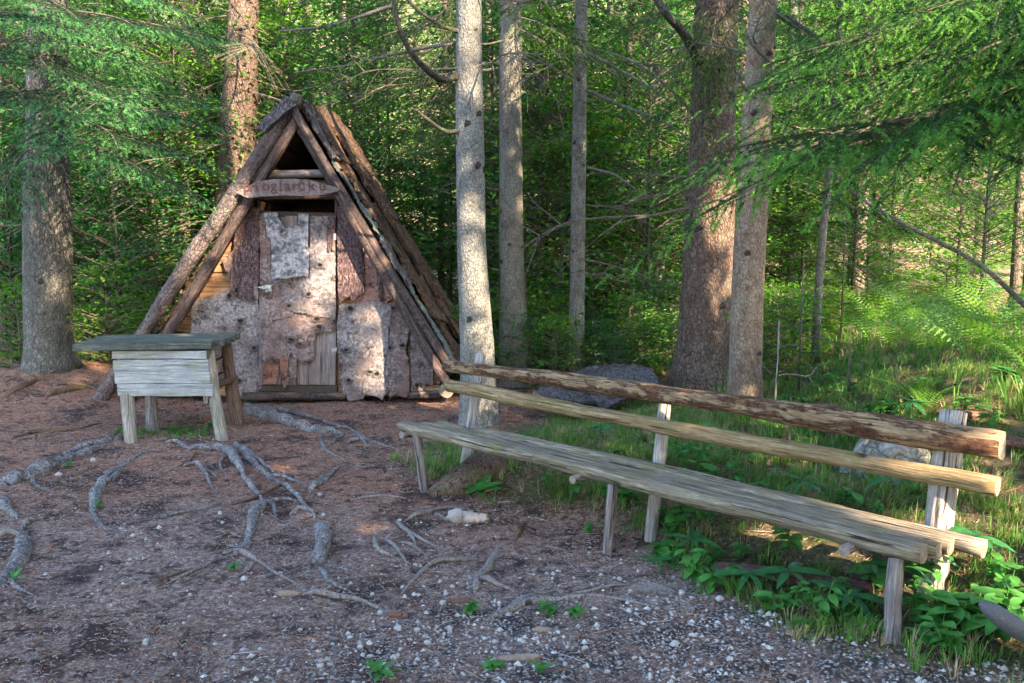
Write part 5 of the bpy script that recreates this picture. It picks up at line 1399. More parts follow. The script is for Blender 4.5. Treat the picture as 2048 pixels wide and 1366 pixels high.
for st, mt, lb in RT: root_obj('surface_root', st, mt, lb)
# stick of peeled wood and bark chips
def chip(u, v, w, h, ang, mat, label, nm='wood_chip', cat='wood chip', grp=None):
    g = G(u, v, 0.012); L = w * g.y / FPX; W = h * g.y / FPX * 1.6
    poly = [(-L/2, -W*0.2), (-L*0.2, -W/2), (L*0.3, -W*0.45), (L/2, 0), (L*0.25, W*0.4), (-L*0.3, W/2)]
    me = plate_mesh(nm, poly, 0.012, mat, ragged=0.003, wob=0.004, grid=0.03, curl=0.004, seed=int(u))
    return tag(obj(nm, me, None, Matrix.Translation(g) @ Matrix.Rotation(ang, 4, 'Z') @ Matrix.Rotation(0.12, 4, 'X')), label, cat, grp)
chip(1308, 1180, 95, 22, -0.5, 'root_pale', 'grey slab of bark on the dirt right of the long pale root', 'bark_chip', 'bark chip')
chip(1085, 1262, 42, 9, 0.0, 'litter_tan', 'tan sliver of wood on the gravel below the long pale root')
chip(1035, 1320, 110, 12, 0.15, 'litter_tan', 'long thin splinter on the gravel near the bottom edge')
chip(575, 1190, 50, 10, -0.1, 'litter_tan', 'brown splinter left of the pale straight root')
chip(1375, 1222, 34, 18, 0.2, 'root_pale', 'small grey bark chip right of the bark slab', 'bark_chip', 'bark chip')
chip(790, 1233, 34, 12, 0.3, 'litter_red', 'reddish bark chip at the end of the pale straight root', 'bark_chip', 'bark chip')
chip(920, 1205, 44, 10, -0.1, 'litter_red', 'reddish bark chip left of the claw-like root', 'bark_chip', 'bark chip')
chip(1590, 1268, 44, 9, 0.1, 'litter_tan', 'pale sliver of wood left of the bench right front leg')
chip(975, 980, 60, 8, 0.2, 'litter_tan', 'tan splinter under the bench seat')

# ------------------------------------------------------------------ stones
def stone(u, v, wpx, hpx, mat, label, seed, grp=None, nm='stone', cat='stone', lump=0.3, squash=None, sub=2, yaw=0.0, facet=False):
    g = G(u, v); rx = wpx / 2 * g.y / FPX; rz = hpx / 2 * g.y / FPX
    me = blob_mesh(nm, mat, seed, lump, sub, squash or (1, 0.7, 1), facet)
    return tag(obj(nm, me, None, Matrix.Translation(g + Vector((0, 0, rz * 0.55))) @ Matrix.Rotation(yaw, 4, 'Z') @ Matrix.Diagonal((rx, rx, rz, 1))), label, cat, grp)
ws = empty('white_stone', G(938, 1042), 'knobbly white stone lying in the reddish dirt under the bench', 'stone')
g0 = G(938, 1042)
import bmesh
bmx = bmesh.new()
for (du, r, dz) in [(-24, 0.052, 0.022), (-4, 0.046, 0.020), (14, 0.034, 0.016), (28, 0.032, 0.018)]:
    res = bmesh.ops.create_icosphere(bmx, subdivisions=3, radius=1.0)
    for v in res['verts']:
        k = 1 + 0.22 * float(vnoise(v.co.x * 2 + du, v.co.y * 2 + v.co.z * 2, 1.3, 9)) + 0.10 * float(vnoise(v.co.x * 6, v.co.z * 6 + v.co.y * 5, 1.0, 12))
        v.co = Vector((du * g0.y / FPX * 1.0 + v.co.x * r * k * 1.1, v.co.y * r * k * 0.9, dz + v.co.z * r * k * 0.85))
me = bpy.data.meshes.new('stone_body'); bmx.to_mesh(me); bmx.free()
me.materials.append(M['stone_warm']); me.polygons.foreach_set('use_smooth', np.full(len(me.polygons), True))
obj('stone_body', me, ws, Matrix.Translation(g0))
def boulder(u, v, Y, dims, seed, label):
    import bmesh
    bm = bmesh.new(); bmesh.ops.create_icosphere(bm, subdivisions=4, radius=1.0); rr = random.Random(seed)
    cuts = [(Vector((rr.uniform(-1, 1), rr.uniform(-1, 1), rr.uniform(-1, 1))).normalized(), rr.uniform(0.62, 0.92)) for _ in range(11)]
    for q in bm.verts:
        for nn_, d_ in cuts:
            k = q.co.dot(nn_) - d_
            if k > 0: q.co -= nn_ * k * 0.92
        q.co *= 1 + 0.05 * float(vnoise(q.co.x * 5 + seed, q.co.y * 5 + q.co.z * 4, 1.0, seed)) + 0.025 * float(vnoise(q.co.x * 14, q.co.z * 14 + q.co.y * 9, 1.0, seed + 1))
    me_ = bpy.data.meshes.new('boulder'); bm.to_mesh(me_); bm.free(); me_.materials.append(M['limestone'])
    me_.polygons.foreach_set('use_smooth', np.full(len(me_.polygons), False))
    tag(obj('boulder', me_, None, Matrix.Translation(P(u, v, Y)) @ Matrix.Diagonal((*dims, 1))), label, 'boulder')
boulder(1795, 935, 4.75, (0.25, 0.22, 0.25), 5, 'cracked white limestone boulder behind the right end of the bench')
boulder(1700, 958, 4.9, (0.13, 0.11, 0.12), 8, 'smaller white limestone lump left of the cracked boulder')
PEB = [blob_mesh('pebble', 'stone', 60 + k, 0.35, 1, (1, 0.8, 0.65), True) for k in range(5)]
rs = random.Random(3)
pb = [(884,1208,20),(893,1190,14),(837,1192,12),(1440,1200,22),(1363,1188,18),(1240,1160,16),(762-470,1284,18),(290,1290,16),(266,1072,14),(440,1028,12),(488,1160,18),(830,1132,14),(640,990,10),(187,922,14),(118,952,16),(560,1148,14),(800,1042,12),(1466,1202,8),(905,1175,14),(805,1175,12),(880,1165,12),(745,1190,14),(760,1228,18),(795,1258,20),(835,1262,18),(855,1288,20),(800,1300,14),(900,1262,14),(990,1285,14),(1010,1270,12),(700,1278,18),(720,1296,16),(665,1290,12),(635,1305,14),(740,1315,16),(770,1330,14),(1170,1298,18),(1110,1280,14),(1270,1318,16),(1460,1320,18),(1350,1290,20),(1300,1350,14),(640,1335,20),(560,1345,16),(875,1332,12),(1020,1340,16),(1485,1245,14),(1640,1240,12),(350,1310,12),(430,1290,12),(520,1300,14),(260,1120,10),(380,1190,10),(600,1260,12),(1130,1330,14),(1215,1345,16),(1400,1345,12)]
NTH = ['first', 'second', 'third', 'fourth', 'fifth', 'sixth', 'seventh', 'eighth', 'ninth', 'tenth', 'eleventh', 'twelfth', 'thirteenth', 'fourteenth', 'fifteenth', 'sixteenth', 'seventeenth', 'eighteenth', 'nineteenth', 'twentieth']
BAND = [(0, 'by the table and the thick roots'), (1000, 'in the band of roots across the dirt'), (1180, 'in the row above the gravel'), (1250, 'in the upper row of the gravel'), (1290, 'in the middle row of the gravel'), (1318, 'in the row along the bottom edge')]
seen_band = {}
for (u, v, w) in sorted(pb):
    bd_ = max(k for k, (a_, _) in enumerate(BAND) if v >= a_)
    seen_band[bd_] = seen_band.get(bd_, -1) + 1
    g = G(u, v); r = w / 2 * g.y / FPX
    tag(obj('pebble', rs.choice(PEB), None, Matrix.Translation(g + Vector((0, 0, r * 0.3))) @ Matrix.Rotation(rs.uniform(0, 6), 4, 'Z') @ Matrix.Diagonal((r, r, r, 1))),
        NTH[seen_band[bd_]] + ' larger white pebble from the left ' + BAND[bd_][1], 'pebble', 'larger white pebbles on the open ground')
# gravel: too many to count
def scatter(n, x0, x1, y0, y1, dens, seed):
    rng = np.random.default_rng(seed)
    x = rng.uniform(x0, x1, n); y = y0 + (y1 - y0) * rng.random(n) ** 1.3
    k = rng.random(n) < dens(x, y)
    return x[k], y[k], rng
x, y, rng = scatter(26000, -2.6, 3.0, 2.0, 5.2, lambda a, b: 0.05 * (grass_mask(a, b) < 0.5) + gravel_mask(a, b) * (0.35 + 0.65 * (vnoise(a, b, 3.0, 51) > -0.1)), 71)
n = len(x)
ico = np.array([(0, 0, 1), (0.9, 0, 0.1), (0.28, 0.86, 0), (-0.73, 0.53, 0.1), (-0.73, -0.53, 0), (0.28, -0.86, 0.1)])
icf = np.array([(0, 1, 2), (0, 2, 3), (0, 3, 4), (0, 4, 5), (0, 5, 1)])
r = np.clip(rng.lognormal(-5.0, 0.48, n), 0.0024, 0.02)
c, s_ = np.cos(rng.uniform(0, 6.28, n)), 0
a = rng.uniform(0, 6.28, n)
vv = ico[None] * (r[:, None, None] * rng.uniform(0.65, 1.3, (n, 6, 1))) * np.array([1, 0.85, 0.7])
vx = vv[..., 0] * np.cos(a)[:, None] - vv[..., 1] * np.sin(a)[:, None]; vy = vv[..., 0] * np.sin(a)[:, None] + vv[..., 1] * np.cos(a)[:, None]
V = np.stack([vx + x[:, None], vy + y[:, None], vv[..., 2] + hgt(x, y)[:, None]], -1).reshape(-1, 3)
Fg = (icf[None] + (np.arange(n) * 6)[:, None, None]).reshape(-1, 3)
fm = np.repeat((rng.random(n) < 0.35).astype(int), 5)
tag(obj('gravel', mesh('gravel', V, Fg, ['stone', 'litter_grey'], False, fm)), 'small white and grey gravel strewn over the path', 'gravel', kind='stuff')

# ------------------------------------------------------------------ needle litter and small twigs: too many to count
def litter(name, n, x0, x1, y0, y1, dens, l0, l1, w, mats, seed, label):
    x, y, rng = scatter(n, x0, x1, y0, y1, dens, seed)
    n = len(x)
    a = rng.uniform(0, 2 * PI, n); l = rng.uniform(l0, l1, n) * rng.uniform(0.5, 1, n)
    dx, dy = np.cos(a) * l / 2, np.sin(a) * l / 2
    wx, wy = -np.sin(a) * w / 2, np.cos(a) * w / 2
    k = rng.uniform(0.5, 1.4, n); wx *= k; wy *= k
    za = hgt(x + dx, y + dy) + rng.uniform(0.001, 0.007, n); zb = hgt(x - dx, y - dy) + rng.uniform(0.001, 0.007, n)
    zt = np.maximum(za, zb) + w * 0.6
    V = np.stack([np.stack([x - dx + wx, y - dy + wy, zb], -1), np.stack([x - dx - wx, y - dy - wy, zb], -1), np.stack([x + dx, y + dy, za + w * 0.5], -1),
                  np.stack([x, y, (za + zb) / 2 + w * 0.9], -1)], 1)
    i = (np.arange(n) * 4)[:, None]
    F = np.concatenate([i + np.array([[0, 3, 2]]), i + np.array([[3, 1, 2]]), i + np.array([[0, 1, 3]])], 1).reshape(-1, 3)
    fm = np.repeat(rng.choice(len(mats), n, p=[0.4, 0.4, 0.2][:len(mats)] if len(mats) == 3 else None), 3)
    return tag(obj(name, mesh(name, V.reshape(-1, 3), F, mats, False, fm)), label, 'litter', kind='stuff')
open_ = lambda a, b: (1 - 0.55 * grass_mask(a, b)) * (0.35 + 0.65 * (vnoise(a, b, 1.6, 61) > -0.25))
litter('needle_litter', 150000, -5.2, 2.6, 2.0, 9.0, open_, 0.012, 0.036, 0.0046, ['litter_tan', 'litter_red', 'litter_grey'], 81, 'brown fallen needles and bark crumbs over the clearing')
litter('twig_litter', 1500, -5.2, 2.6, 2.0, 9.5, lambda a, b: 0.75 * (1 - 0.6 * grass_mask(a, b)), 0.05, 0.20, 0.006, ['litter_tan', 'litter_red', 'litter_grey'], 82, 'thin fallen twigs over the clearing')

# ------------------------------------------------------------------ grass: one mass
def grass_obj(name, n, x0, x1, y0, y1, dens, h0, h1, w, mats, seed, label, probs):
    cx_, cy_, rng = scatter(n // 14, x0, x1, y0, y1, dens, seed)
    k = rng.integers(6, 26, len(cx_)); ci = np.repeat(np.arange(len(cx_)), k); n = len(ci)
    th = rng.uniform(0.35, 1.15, len(cx_)); dry = rng.random(len(cx_)) < probs[1] * 0.8
    a = rng.uniform(0, 2 * PI, n); rad = np.abs(rng.normal(0, 0.022, n)) * (h1 / 0.13) ** 0.5
    x = cx_[ci] + np.cos(a) * rad; y = cy_[ci] + np.sin(a) * rad
    ta = vnoise(cx_, cy_, 3, seed) * 3.1
    sp = rng.uniform(0.15, 0.85, n)
    lx = sp * np.cos(a) + 0.3 * np.cos(ta)[ci]; ly = sp * np.sin(a) + 0.3 * np.sin(ta)[ci]
    h = rng.uniform(h0, h1, n) * th[ci]
    z = hgt(x, y) - 0.005
    b = np.stack([x, y, z], -1)
    sx = np.stack([-np.sin(a), np.cos(a), np.zeros(n)], -1) * (w * rng.uniform(0.6, 1.3, n))[:, None] / 2
    m = b + np.stack([lx * h * 0.35, ly * h * 0.35, h * 0.62], -1)
    t = b + np.stack([lx * h, ly * h, h * rng.uniform(0.55, 0.95, n)], -1)
    V = np.stack([b - sx, b + sx, m + sx * 0.75, m - sx * 0.75, t], 1).reshape(-1, 3)
    i = (np.arange(n) * 5)[:, None]
    F = np.concatenate([i + np.array([[0, 1, 2]]), i + np.array([[0, 2, 3]]), i + np.array([[3, 2, 4]])], 1).reshape(-1, 3)
    fm = np.repeat(np.where(dry[ci], 1, rng.choice(len(mats), n, p=probs)), 3)
    return tag(obj(name, mesh(name, V, F, mats, False, fm)), label, 'grass', kind='stuff')
def gd(a, b):
    s, t = bench_st(a, b)
    return grass_mask(a, b) * np.clip(0.7 + 0.9 * vnoise(a, b, 1.8, 91) + 0.35 * vnoise(a, b, 5.0, 92), 0.03, 1)
grass_obj('grass', 230000, -1.2, 4.6, 2.4, 9.0, gd, 0.05, 0.13, 0.0042, ['grass', 'grass_dry'], 93, 'short grass on the bank around the bench', [0.84, 0.16])
grass_obj('tall_grass', 26000, 1.2, 7.5, 4.6, 12.0, lambda a, b: np.clip(0.5 + vnoise(a, b, 0.9, 94), 0.05, 1) * (a > 0.18 * b + 0.6), 0.12, 0.26, 0.007, ['grass', 'grass_dry'], 95, 'taller grass on the slope at the right', [0.9, 0.1])
grass_obj('table_grass', 9000, -3.6, -2.0, 6.6, 7.5, lambda a, b: grass_mask(a, b), 0.025, 0.075, 0.005, ['leaf_plant', 'grass'], 96, 'small green patch of grass under the table', [0.5, 0.5])
grass_obj('wood_floor_grass', 75000, -7, 10, 7.6, 17, lambda a, b: np.clip(0.45 + 0.8 * vnoise(a, b, 0.6, 97), 0.1, 1) * (a > -0.6) * (b > 7.6 + 1.2 * (a < 0.6)) + 0.12 * (b > 11), 0.10, 0.28, 0.010, ['grass', 'grass_dry'], 98, 'grass and herbs on the wood floor behind the bench', [0.85, 0.15])

# ------------------------------------------------------------------ ferns and leafy plants
def frond_mesh(seed, L=0.7, n=15):
    rr = random.Random(seed)
    V, F = [], []
    ax = []
    for i in range(n + 1):
        t = i / n
        ax.append(Vector((L * (0.75 * t + 0.12 * t * t), 0, L * (0.75 * t - 0.55 * t * t))))
    v, f = tube(ax, lerp_list([0.004, 0.001], n + 1), 3, 0, False); V.extend(v); F.extend(f)
    for i in range(3, n + 1):
        t = i / n
        l = L * 0.24 * math.sin(PI * min(1, 0.12 + 0.88 * (1 - t) ** 0.75 + 0.02)) * rr.uniform(0.85, 1.1) + 0.01
        tan = (ax[min(i + 1, n)] - ax[i - 1]).normalized()
        for s in (-1, 1):
            o = Vector((0, s, 0)) * 0.93 + tan * 0.35 + Vector((0, 0, -0.12))
            m = 4
            for k in range(m):
                a, b = k / m, (k + 1) / m
                w = 0.021 * L * (1 - a * 0.7)
                p = ax[i] + o * l * a; q = ax[i] + o * l * b
                j = len(V)
                V.extend([p, p.lerp(q, 0.5) + tan * w, q, p.lerp(q, 0.5) - tan * w])
                F.append((j, j + 1, j + 2, j + 3))
    return mesh('frond', V, F, ['fern'], False)
FROND = [frond_mesh(s) for s in range(3)]
def fern(u, v, size, n, label, grp=None, Y=None):
    g = G(u, v) if Y is None else ground(P(u, v, Y).x, Y)
    root = empty('fern', g, label, 'fern', grp)
    rr = random.Random(int(u * 7 + v))
    for k in range(n):
        az = 2 * PI * k / n + rr.uniform(-.3, .3); s = size * rr.uniform(0.75, 1.15)
        obj('frond', rr.choice(FROND), root, Matrix.Translation(g) @ Matrix.Rotation(az, 4, 'Z') @ Matrix.Rotation(rr.uniform(-0.75, -0.15), 4, 'Y') @ Matrix.Rotation(rr.uniform(-.5, .5), 4, 'X') @ Matrix.Scale(s, 4))
fern(1845, 830, 0.55, 7, 'fern with clear fronds right behind the upper rail of the bench', Y=5.4)
rs = random.Random(9)
for i, (u, v) in enumerate(sorted([(1760,660),(1800,640),(1850,665),(1900,690),(1930,650),(1960,700),(2000,720),(1880,640),(1820,690),(2040,700),(1980,660),(1700,660),(1740,690),(1660,690),(2060,760),(1940,730),(1780,700),(1870,715)])):
    fern(u, v, rs.uniform(0.75, 1.15), 6, ['leftmost', 'second', 'third', 'fourth', 'fifth', 'sixth', 'seventh', 'eighth', 'ninth', 'tenth', 'eleventh', 'twelfth', 'thirteenth', 'fourteenth', 'fifteenth', 'sixteenth', 'seventeenth', 'rightmost'][i] + ' fern, counted from the left, in the sunlit patch on the right slope', 'ferns on the right slope')
for u, v, w_ in [(1170,700,'right beside the slim straight trunk'),(1215,700,'just left of the nearly black trunk'),(1130,730,'just left of the slim straight trunk'),(1260,715,'just right of the nearly black trunk'),(1080,725,'just right of the grey-brown trunk')]:
    fern(u, v, rs.uniform(0.5, 0.8), 7, 'shaded fern on the wood floor ' + w_, 'ferns between the trunks')

def leaf_mesh(name, L, W, mat, fold=0.12, curl=0.25, toothed=False):
    n = 5; V, F = [], []
    for i in range(n + 1):
        t = i / n
        w = W * math.sin(PI * min(0.985, t * 0.96 + 0.03)) ** 0.8 * (1 - 0.25 * t)
        z = -curl * L * t * t
        for s in (-1, 0, 1):
            V.append((L * t, s * w / 2, z + (fold * w if s else 0)))
    for i in range(n):
        for k in range(2):
            a = i * 3 + k; F.append((a, a + 1, a + 4, a + 3))
    return mesh(name, V, F, [mat], True)
LEAF = {'lance': leaf_mesh('leaf', 0.16, 0.045, 'leaf_glossy'), 'oval': leaf_mesh('leaf', 0.10, 0.06, 'leaf_plant', 0.12, 0.2), 'big': leaf_mesh('leaf', 0.17, 0.075, 'leaf_plant', 0.15, 0.35), 'small': leaf_mesh('leaf', 0.05, 0.03, 'leaf_plant', 0.1, 0.2)}
stem_v, stem_f = tube([(0, 0, -0.03), (0, 0, 0.5), (0.0, 0, 1.0)], [0.004, 0.003, 0.002], 5, 0, False)
STEM = mesh('stem', stem_v, stem_f, ['leaf_plant'])
def plant(u, v, kind, n, size, hgt0, label, grp=None, Y=None):
    if kind == 'star': n = min(n, 9)
    g = G(u, v) if Y is None else ground(P(u, v, Y).x, Y)
    root = empty('leafy_plant', g, label, 'plant', grp)
    rr = random.Random(int(u * 3 + v * 5))
    def lf(k, p, az, el, s): obj('leaf', LEAF[k], root, Matrix.Translation(p) @ Matrix.Rotation(az, 4, 'Z') @ Matrix.Rotation(-el, 4, 'Y') @ Matrix.Rotation(rr.uniform(-.35, .35), 4, 'X') @ Matrix.Scale(s, 4))
    if kind == 'star':
        obj('stem', STEM, root, Matrix.Translation(g) @ Matrix.Diagonal((1, 1, hgt0, 1)))
        for k in range(n): lf('lance', g + Vector((0, 0, hgt0)), 2 * PI * k / n + rr.uniform(-.15, .15), rr.uniform(-0.15, 0.35), size * rr.uniform(.8, 1.1))
    elif kind == 'rosette':
        for k in range(n): lf('big', g + Vector((0, 0, 0.01 + 0.02 * k / n)), 2.4 * k + rr.uniform(-.3, .3), rr.uniform(0.3, 1.0), size * rr.uniform(.75, 1.1))
    else:
        ns = max(2, n // 5)
        for q in range(ns):
            az0 = rr.uniform(0, 6.28); ln = rr.uniform(0.1, 0.5)
            top = g + Vector((math.cos(az0) * ln * hgt0, math.sin(az0) * ln * hgt0, hgt0 * rr.uniform(.6, 1)))
            d = top - g
            obj('stem', STEM, root, Matrix.Translation(g) @ d.to_track_quat('Z', 'Y').to_matrix().to_4x4() @ Matrix.Diagonal((1, 1, d.length, 1)))
            for k in range(5):
                lf('oval' if kind == 'oval' else 'small', g.lerp(top, 0.45 + 0.55 * k / 4), rr.uniform(0, 6.28), rr.uniform(-0.3, 0.4), size * rr.uniform(.7, 1.15))
PL = [
 (960,990,'rosette',9,1.0,0,'broad-leaved green rosette by the old stump under the left of the bench'),
 (886,925,'star',7,0.55,0.05,'small star-leaved plant between the left legs of the bench'),
 (1385,1135,'star',8,0.85,0.14,'dark star-leaved plant right of the middle bench leg'),
 (1320,1150,'star',7,0.7,0.07,'lower star-leaved plant next to the middle bench leg'),
 (1575,1185,'star',9,1.0,0.10,'large star-leaved plant over the red fallen log'),
 (1400,945,'oval',34,0.85,0.33,'bushy plant with oval leaves behind the middle back post'),
 (1360,960,'oval',16,0.75,0.28,'oval-leaved stem close to the middle back post'),
 (1470,960,'oval',18,0.75,0.24,'oval-leaved plant right of the bushy one'),
 (1345,1075,'oval',18,0.8,0.14,'round-leaved weed under the seat right of the middle back post'),
 (1410,1060,'oval',18,0.7,0.14,'light green weed hanging under the bench seat'),
 (1430,1130,'oval',14,0.7,0.09,'weed between the two star-leaved plants and the red log'),
 (1480,1120,'small',16,1.0,0.12,'small-leaved weed left of the red log'),
 (1690,1210,'oval',18,0.7,0.12,'weed left of the right front bench leg'),
 (1650,1245,'small',16,1.0,0.10,'low weed at the gravel edge left of the right bench leg'),
 (1700,1235,'oval',12,0.6,0.08,'wilted green weed touching the right bench leg'),
 (1850,1250,'oval',20,0.7,0.14,'dense weed right of the right bench leg'),
 (1890,1230,'rosette',8,0.8,0,'broad leaves right of the right bench leg'),
 (1960,1250,'oval',24,0.8,0.18,'weed left of the dark stone in the corner'),
 (1868,1300,'rosette',8,0.7,0,'light leaves right of the foot of the right bench leg'),
 (1900,1310,'oval',20,0.75,0.13,'weed low in the right corner'),
 (2010,1190,'oval',20,0.8,0.2,'weed above the dark stone at the right edge'),
 (1600,1260,'small',14,0.9,0.06,'tiny weed at the edge of the gravel'),
 (1530,1215,'small',16,0.9,0.07,'small weed under the left end of the red log'),
 (1180,1070,'oval',10,0.55,0.08,'round-leaved seedling left of the middle bench leg'),
 (1215,965,'oval',10,0.5,0.10,'seedling under the seat near the middle bench leg'),
 (1770,850,'oval',24,0.9,0.20,'weed behind the upper rail left of the right post'),
 (1600,840,'star',8,0.8,0.12,'star-leaved plant behind the upper rail'),
 (1560,850,'oval',14,0.7,0.14,'leafy weed beside the dead sapling'),
 (1710,900,'oval',26,0.9,0.22,'blue-green weed in front of the white boulder'),
 (2030,700,'oval',26,1.3,0.7,'tall leafy herb at the right edge'),
 (940,1228,'small',16,1.0,0.06,'small green sprout on the gravel left of the long pale root'),
 (1100,1226,'small',20,1.0,0.05,'patch of small leaves on the long pale root'),
 (1150,1230,'small',12,1.0,0.05,'small sprout on the dirt right of the patch on the root'),
 (760,1355,'rosette',8,0.5,0,'green weed at the bottom edge left of centre'),
 (990,1335,'small',14,1.0,0.04,'small sprout near the bottom edge'),
 (1080,1350,'rosette',6,0.4,0,'small leafy weed at the bottom edge right of centre'),
 (470,1140,'small',10,0.8,0.04,'green tuft under the arched pale root'),
 (203,1018,'small',10,0.8,0.05,'tiny plant at the tip of the dark curved root'),
 (30,1165,'rosette',4,0.3,0,'seedling beside the stout root at the left edge'),
 (138,935,'small',10,0.8,0.05,'tuft in front of the long thick root'),
 (240,868,'small',14,1.2,0.06,'green herb by the left front table leg'),
 (420,860,'small',20,1.1,0.08,'green herb between the table legs'),
 (345,865,'small',20,1.1,0.08,'green herb under the middle of the table'),
]
for q in PL: plant(*q)
ORDW = ['first', 'second', 'third', 'fourth', 'fifth', 'sixth', 'seventh', 'eighth', 'ninth', 'tenth', 'eleventh', 'twelfth', 'thirteenth', 'fourteenth', 'fifteenth', 'sixteenth']
rs = random.Random(77)
for strip, n_, f_ in [('along the gravel edge under the bench', 14, lambda t: (1290 + 560 * t, 1120 + 170 * t + rs.uniform(-25, 25))), ('in the strip between seat and lower rail', 13, lambda t: (1040 + 800 * t, 905 + 130 * t + rs.uniform(-30, 20))),
                      ('in the corner right of the bench', 13, lambda t: (1850 + 190 * t, 1170 + rs.uniform(-30, 150))), ('on the grassy slope behind the backrest', 14, lambda t: (1560 + 480 * t, 800 + rs.uniform(-40, 60))),
                      ('under the seat among the grass', 10, lambda t: (1080 + 520 * t, 985 + 110 * t + rs.uniform(-15, 15)))]:
    for i in range(n_):
        u, v = f_((i + rs.random() * 0.7) / n_)
        if abs(u - 1787) < 75 and v > 1215: v -= 75
        plant(u, v, rs.choice(['oval', 'oval', 'oval', 'star', 'small']), rs.randint(14, 26), rs.uniform(0.65, 1.1), rs.uniform(0.08, 0.2), ORDW[i] + ' leafy weed from the left ' + strip, 'leafy weeds round the bench')

# ------------------------------------------------------------------ other small things
# dark stone in the corner
tag(obj('dark_stone', blob_mesh('dark_stone', 'stone_dark', 15, 0.2, 3, (1, 0.45, 0.35)), None, Matrix.Translation(P(2022, 1250, 2.95)) @ Matrix.Rotation(math.radians(35), 4, 'Y') @ Matrix.Diagonal((0.15, 0.12, 0.11, 1))), 'long dark blue-grey stone tilted in the lower right corner', 'stone')
# red fallen log under the bench
a, b = G(1432, 1150, 0.03), G(1745, 1192, 0.03)
tag(log('fallen_branch', a, b, 0.032, 0.036, 'red_log', None, 12, 20, 0.12, 0.01), 'reddish fallen log lying among weeds under the bench', 'log')
# old stump under the left end of the bench
gs = G(905, 985)
sv, sf = tube([gs + Vector((0.42, 0.38, 0.10)), gs + Vector((0.22, 0.2, 0.09)), gs + Vector((0.05, 0.04, 0.05)), gs + Vector((-0.14, -0.05, 0.0))], [0.10, 0.12, 0.10, 0.03], 12, 0.28, True, 3)
tag(obj('old_stump', mesh('old_stump', [v - gs for v in sv], sf, ['stump']), None, Matrix.Translation(gs)), 'old brown root stump at the left back leg of the bench', 'stump')
# pile of bark slabs behind the bench
PLY = [([(1070,800),(1100,775),(1180,762),(1260,770),(1262,786),(1170,800)], 8.0, 'dark bark slab at the bottom of the pile behind the bench'),
       ([(1085,782),(1130,758),(1230,752),(1275,768),(1240,784),(1150,790)], 7.9, 'second bark slab of the pile behind the bench'),
       ([(1120,760),(1180,740),(1270,736),(1310,742),(1312,762),(1240,768)], 8.0, 'topmost broad bark slab of the pile behind the bench'),
       ([(1060,790),(1110,770),(1160,790),(1120,806)], 7.8, 'small bark slab at the left of the pile behind the bench'),
       ([(1180,790),(1262,774),(1275,786),(1200,804)], 7.7, 'narrow bark slab at the right foot of the pile behind the bench')]
for k, (poly, Y, lb) in enumerate(PLY):
    cu_, cv_ = sum(p[0] for p in poly) / len(poly), sum(p[1] for p in poly) / len(poly)
    zc = P(cu_, cv_, Y).z
    pts = []
    for (u, v) in poly:
        q = P(u, v, Y); pts.append(Vector((q.x, Y + (q.z - zc) * 4.6, q.z)))
    nrm = Vector((0, -1, 4.6)).normalized()
    tag(plate_at('peeled_bark', pts, nrm, Vector((0, 1, 0.3)), 0.035, 'sheet_pile', None, seed=300 + k, wob=0.012, curl=0.012, ragged=0.012), lb, 'bark', 'pile of bark slabs behind the bench')
# poles lying behind the right end of the bench
for (p0, p1, r, mt, lb) in [((1900, 828, 5.0), (2140, 850, 5.1), 0.035, 'root_brown', 'weathered pole lying behind the right post of the bench'), ((1960, 880, 4.6), (2140, 895, 4.5), 0.03, 'red_log', 'dark pole beyond the right end of the upper rail'),
                            ((1560, 812, 6.6), (1760, 818, 6.4), 0.04, 'root_brown', 'mossy fallen pole behind the upper rail')]:
    tag(log('fallen_pole', P(*p0), P(*p1), r, r * 0.9, mt, None, 10, 12, 0.1, 0.01), lb, 'pole')
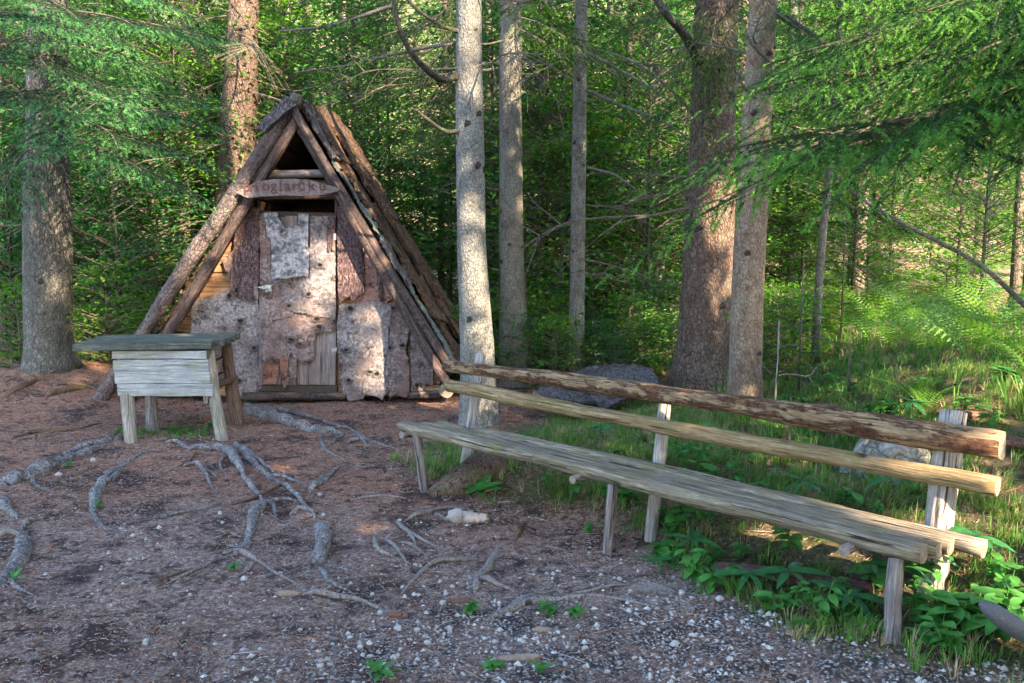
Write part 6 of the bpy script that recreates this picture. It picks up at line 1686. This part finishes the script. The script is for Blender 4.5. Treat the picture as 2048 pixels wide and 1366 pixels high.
# dead sapling with side twigs
bs = P(1547, 870, 6.4)
dsap = empty('dead_sapling', ground(bs.x, 6.4), 'bare pale dead sapling in front of the orange trunk', 'sapling')
for nm, pl, r0, r1 in [('stem', [(1547,900),(1550,800),(1556,720),(1558,640)], 0.011, 0.006), ('twig', [(1552,752),(1580,748),(1618,752),(1632,735),(1650,722)], 0.006, 0.002), ('twig', [(1553,765),(1535,740),(1525,725)], 0.003, 0.002), ('twig', [(1618,752),(1630,775)], 0.003, 0.002)]:
    pts = spline([P(u, v, 6.4) for u, v in pl], 10)
    V, F = tube(pts, lerp_list([r0, r1], 10), 6, 0.05, True, 2)
    obj(nm, mesh(nm, [v - pts[0] for v in V], F, ['root_pale']), dsap, Matrix.Translation(pts[0]))
# spruce sapling behind the bench (dark green small boughs)
for (u, Y, h_, lb) in [(1600, 7.6, 1.3, 'small spruce sapling right of the orange trunk'), (1700, 6.4, 0.6, 'tiny spruce seedling behind the seat'), (1680, 9.2, 1.5, 'spruce sapling standing before the ferns'), (1585, 5.2, 0.45, 'knee-high spruce seedling behind the backrest')]:
    x_ = P(u, 700, Y).x; g = ground(x_, Y)
    root = empty('spruce_sapling', g, lb, 'sapling')
    V, F = tube([(0, 0, -0.05), (0, 0, h_ * 0.6), (0, 0, h_)], [0.012, 0.008, 0.002], 6, 0.05, True, 1)
    obj('stem', mesh('stem', V, F, ['twig']), root, Matrix.Translation(g))
    for k in range(14):
        t = 0.12 + 0.8 * k / 14; L = h_ * 0.5 * (1.05 - t)
        d = Vector((math.cos(k * 2.4), math.sin(k * 2.4), 0.05))
        obj('branch', BOUGH['mid', k % 4], root, Matrix.Translation(g + Vector((0, 0, t * h_))) @ rot_to(d) @ Matrix.Scale(L / 2.0, 4))
# cones
cv, cf = [], []
def cone_mesh():
    V, F = [], []
    for i in range(9):
        z = i / 8; r = math.sin(PI * min(0.97, 0.12 + 0.85 * z)) * 0.32
        for k in range(10):
            a = 2 * PI * (k + 0.5 * (i % 2)) / 10
            q = r * (1.12 if k % 2 == i % 2 else 0.9)
            V.append((math.cos(a) * q, math.sin(a) * q, z * 1.6))
    for i in range(8):
        for k in range(10):
            a = i * 10 + k; b = i * 10 + (k + 1) % 10
            F.append((a, b, b + 10, a + 10))
    F.append(tuple(range(9, -1, -1))); F.append(tuple(80 + k for k in range(10)))
    return mesh('pine_cone', V, F, ['cone'], False)
CN = cone_mesh()
g = G(106, 1100, 0.02)
tag(obj('fallen_cone', CN, None, Matrix.Translation(g) @ Matrix.Rotation(0.5, 4, 'Z') @ Matrix.Rotation(1.2, 4, 'X') @ Matrix.Scale(0.032, 4)), 'brown cone lying in the dirt at the lower left', 'cone')
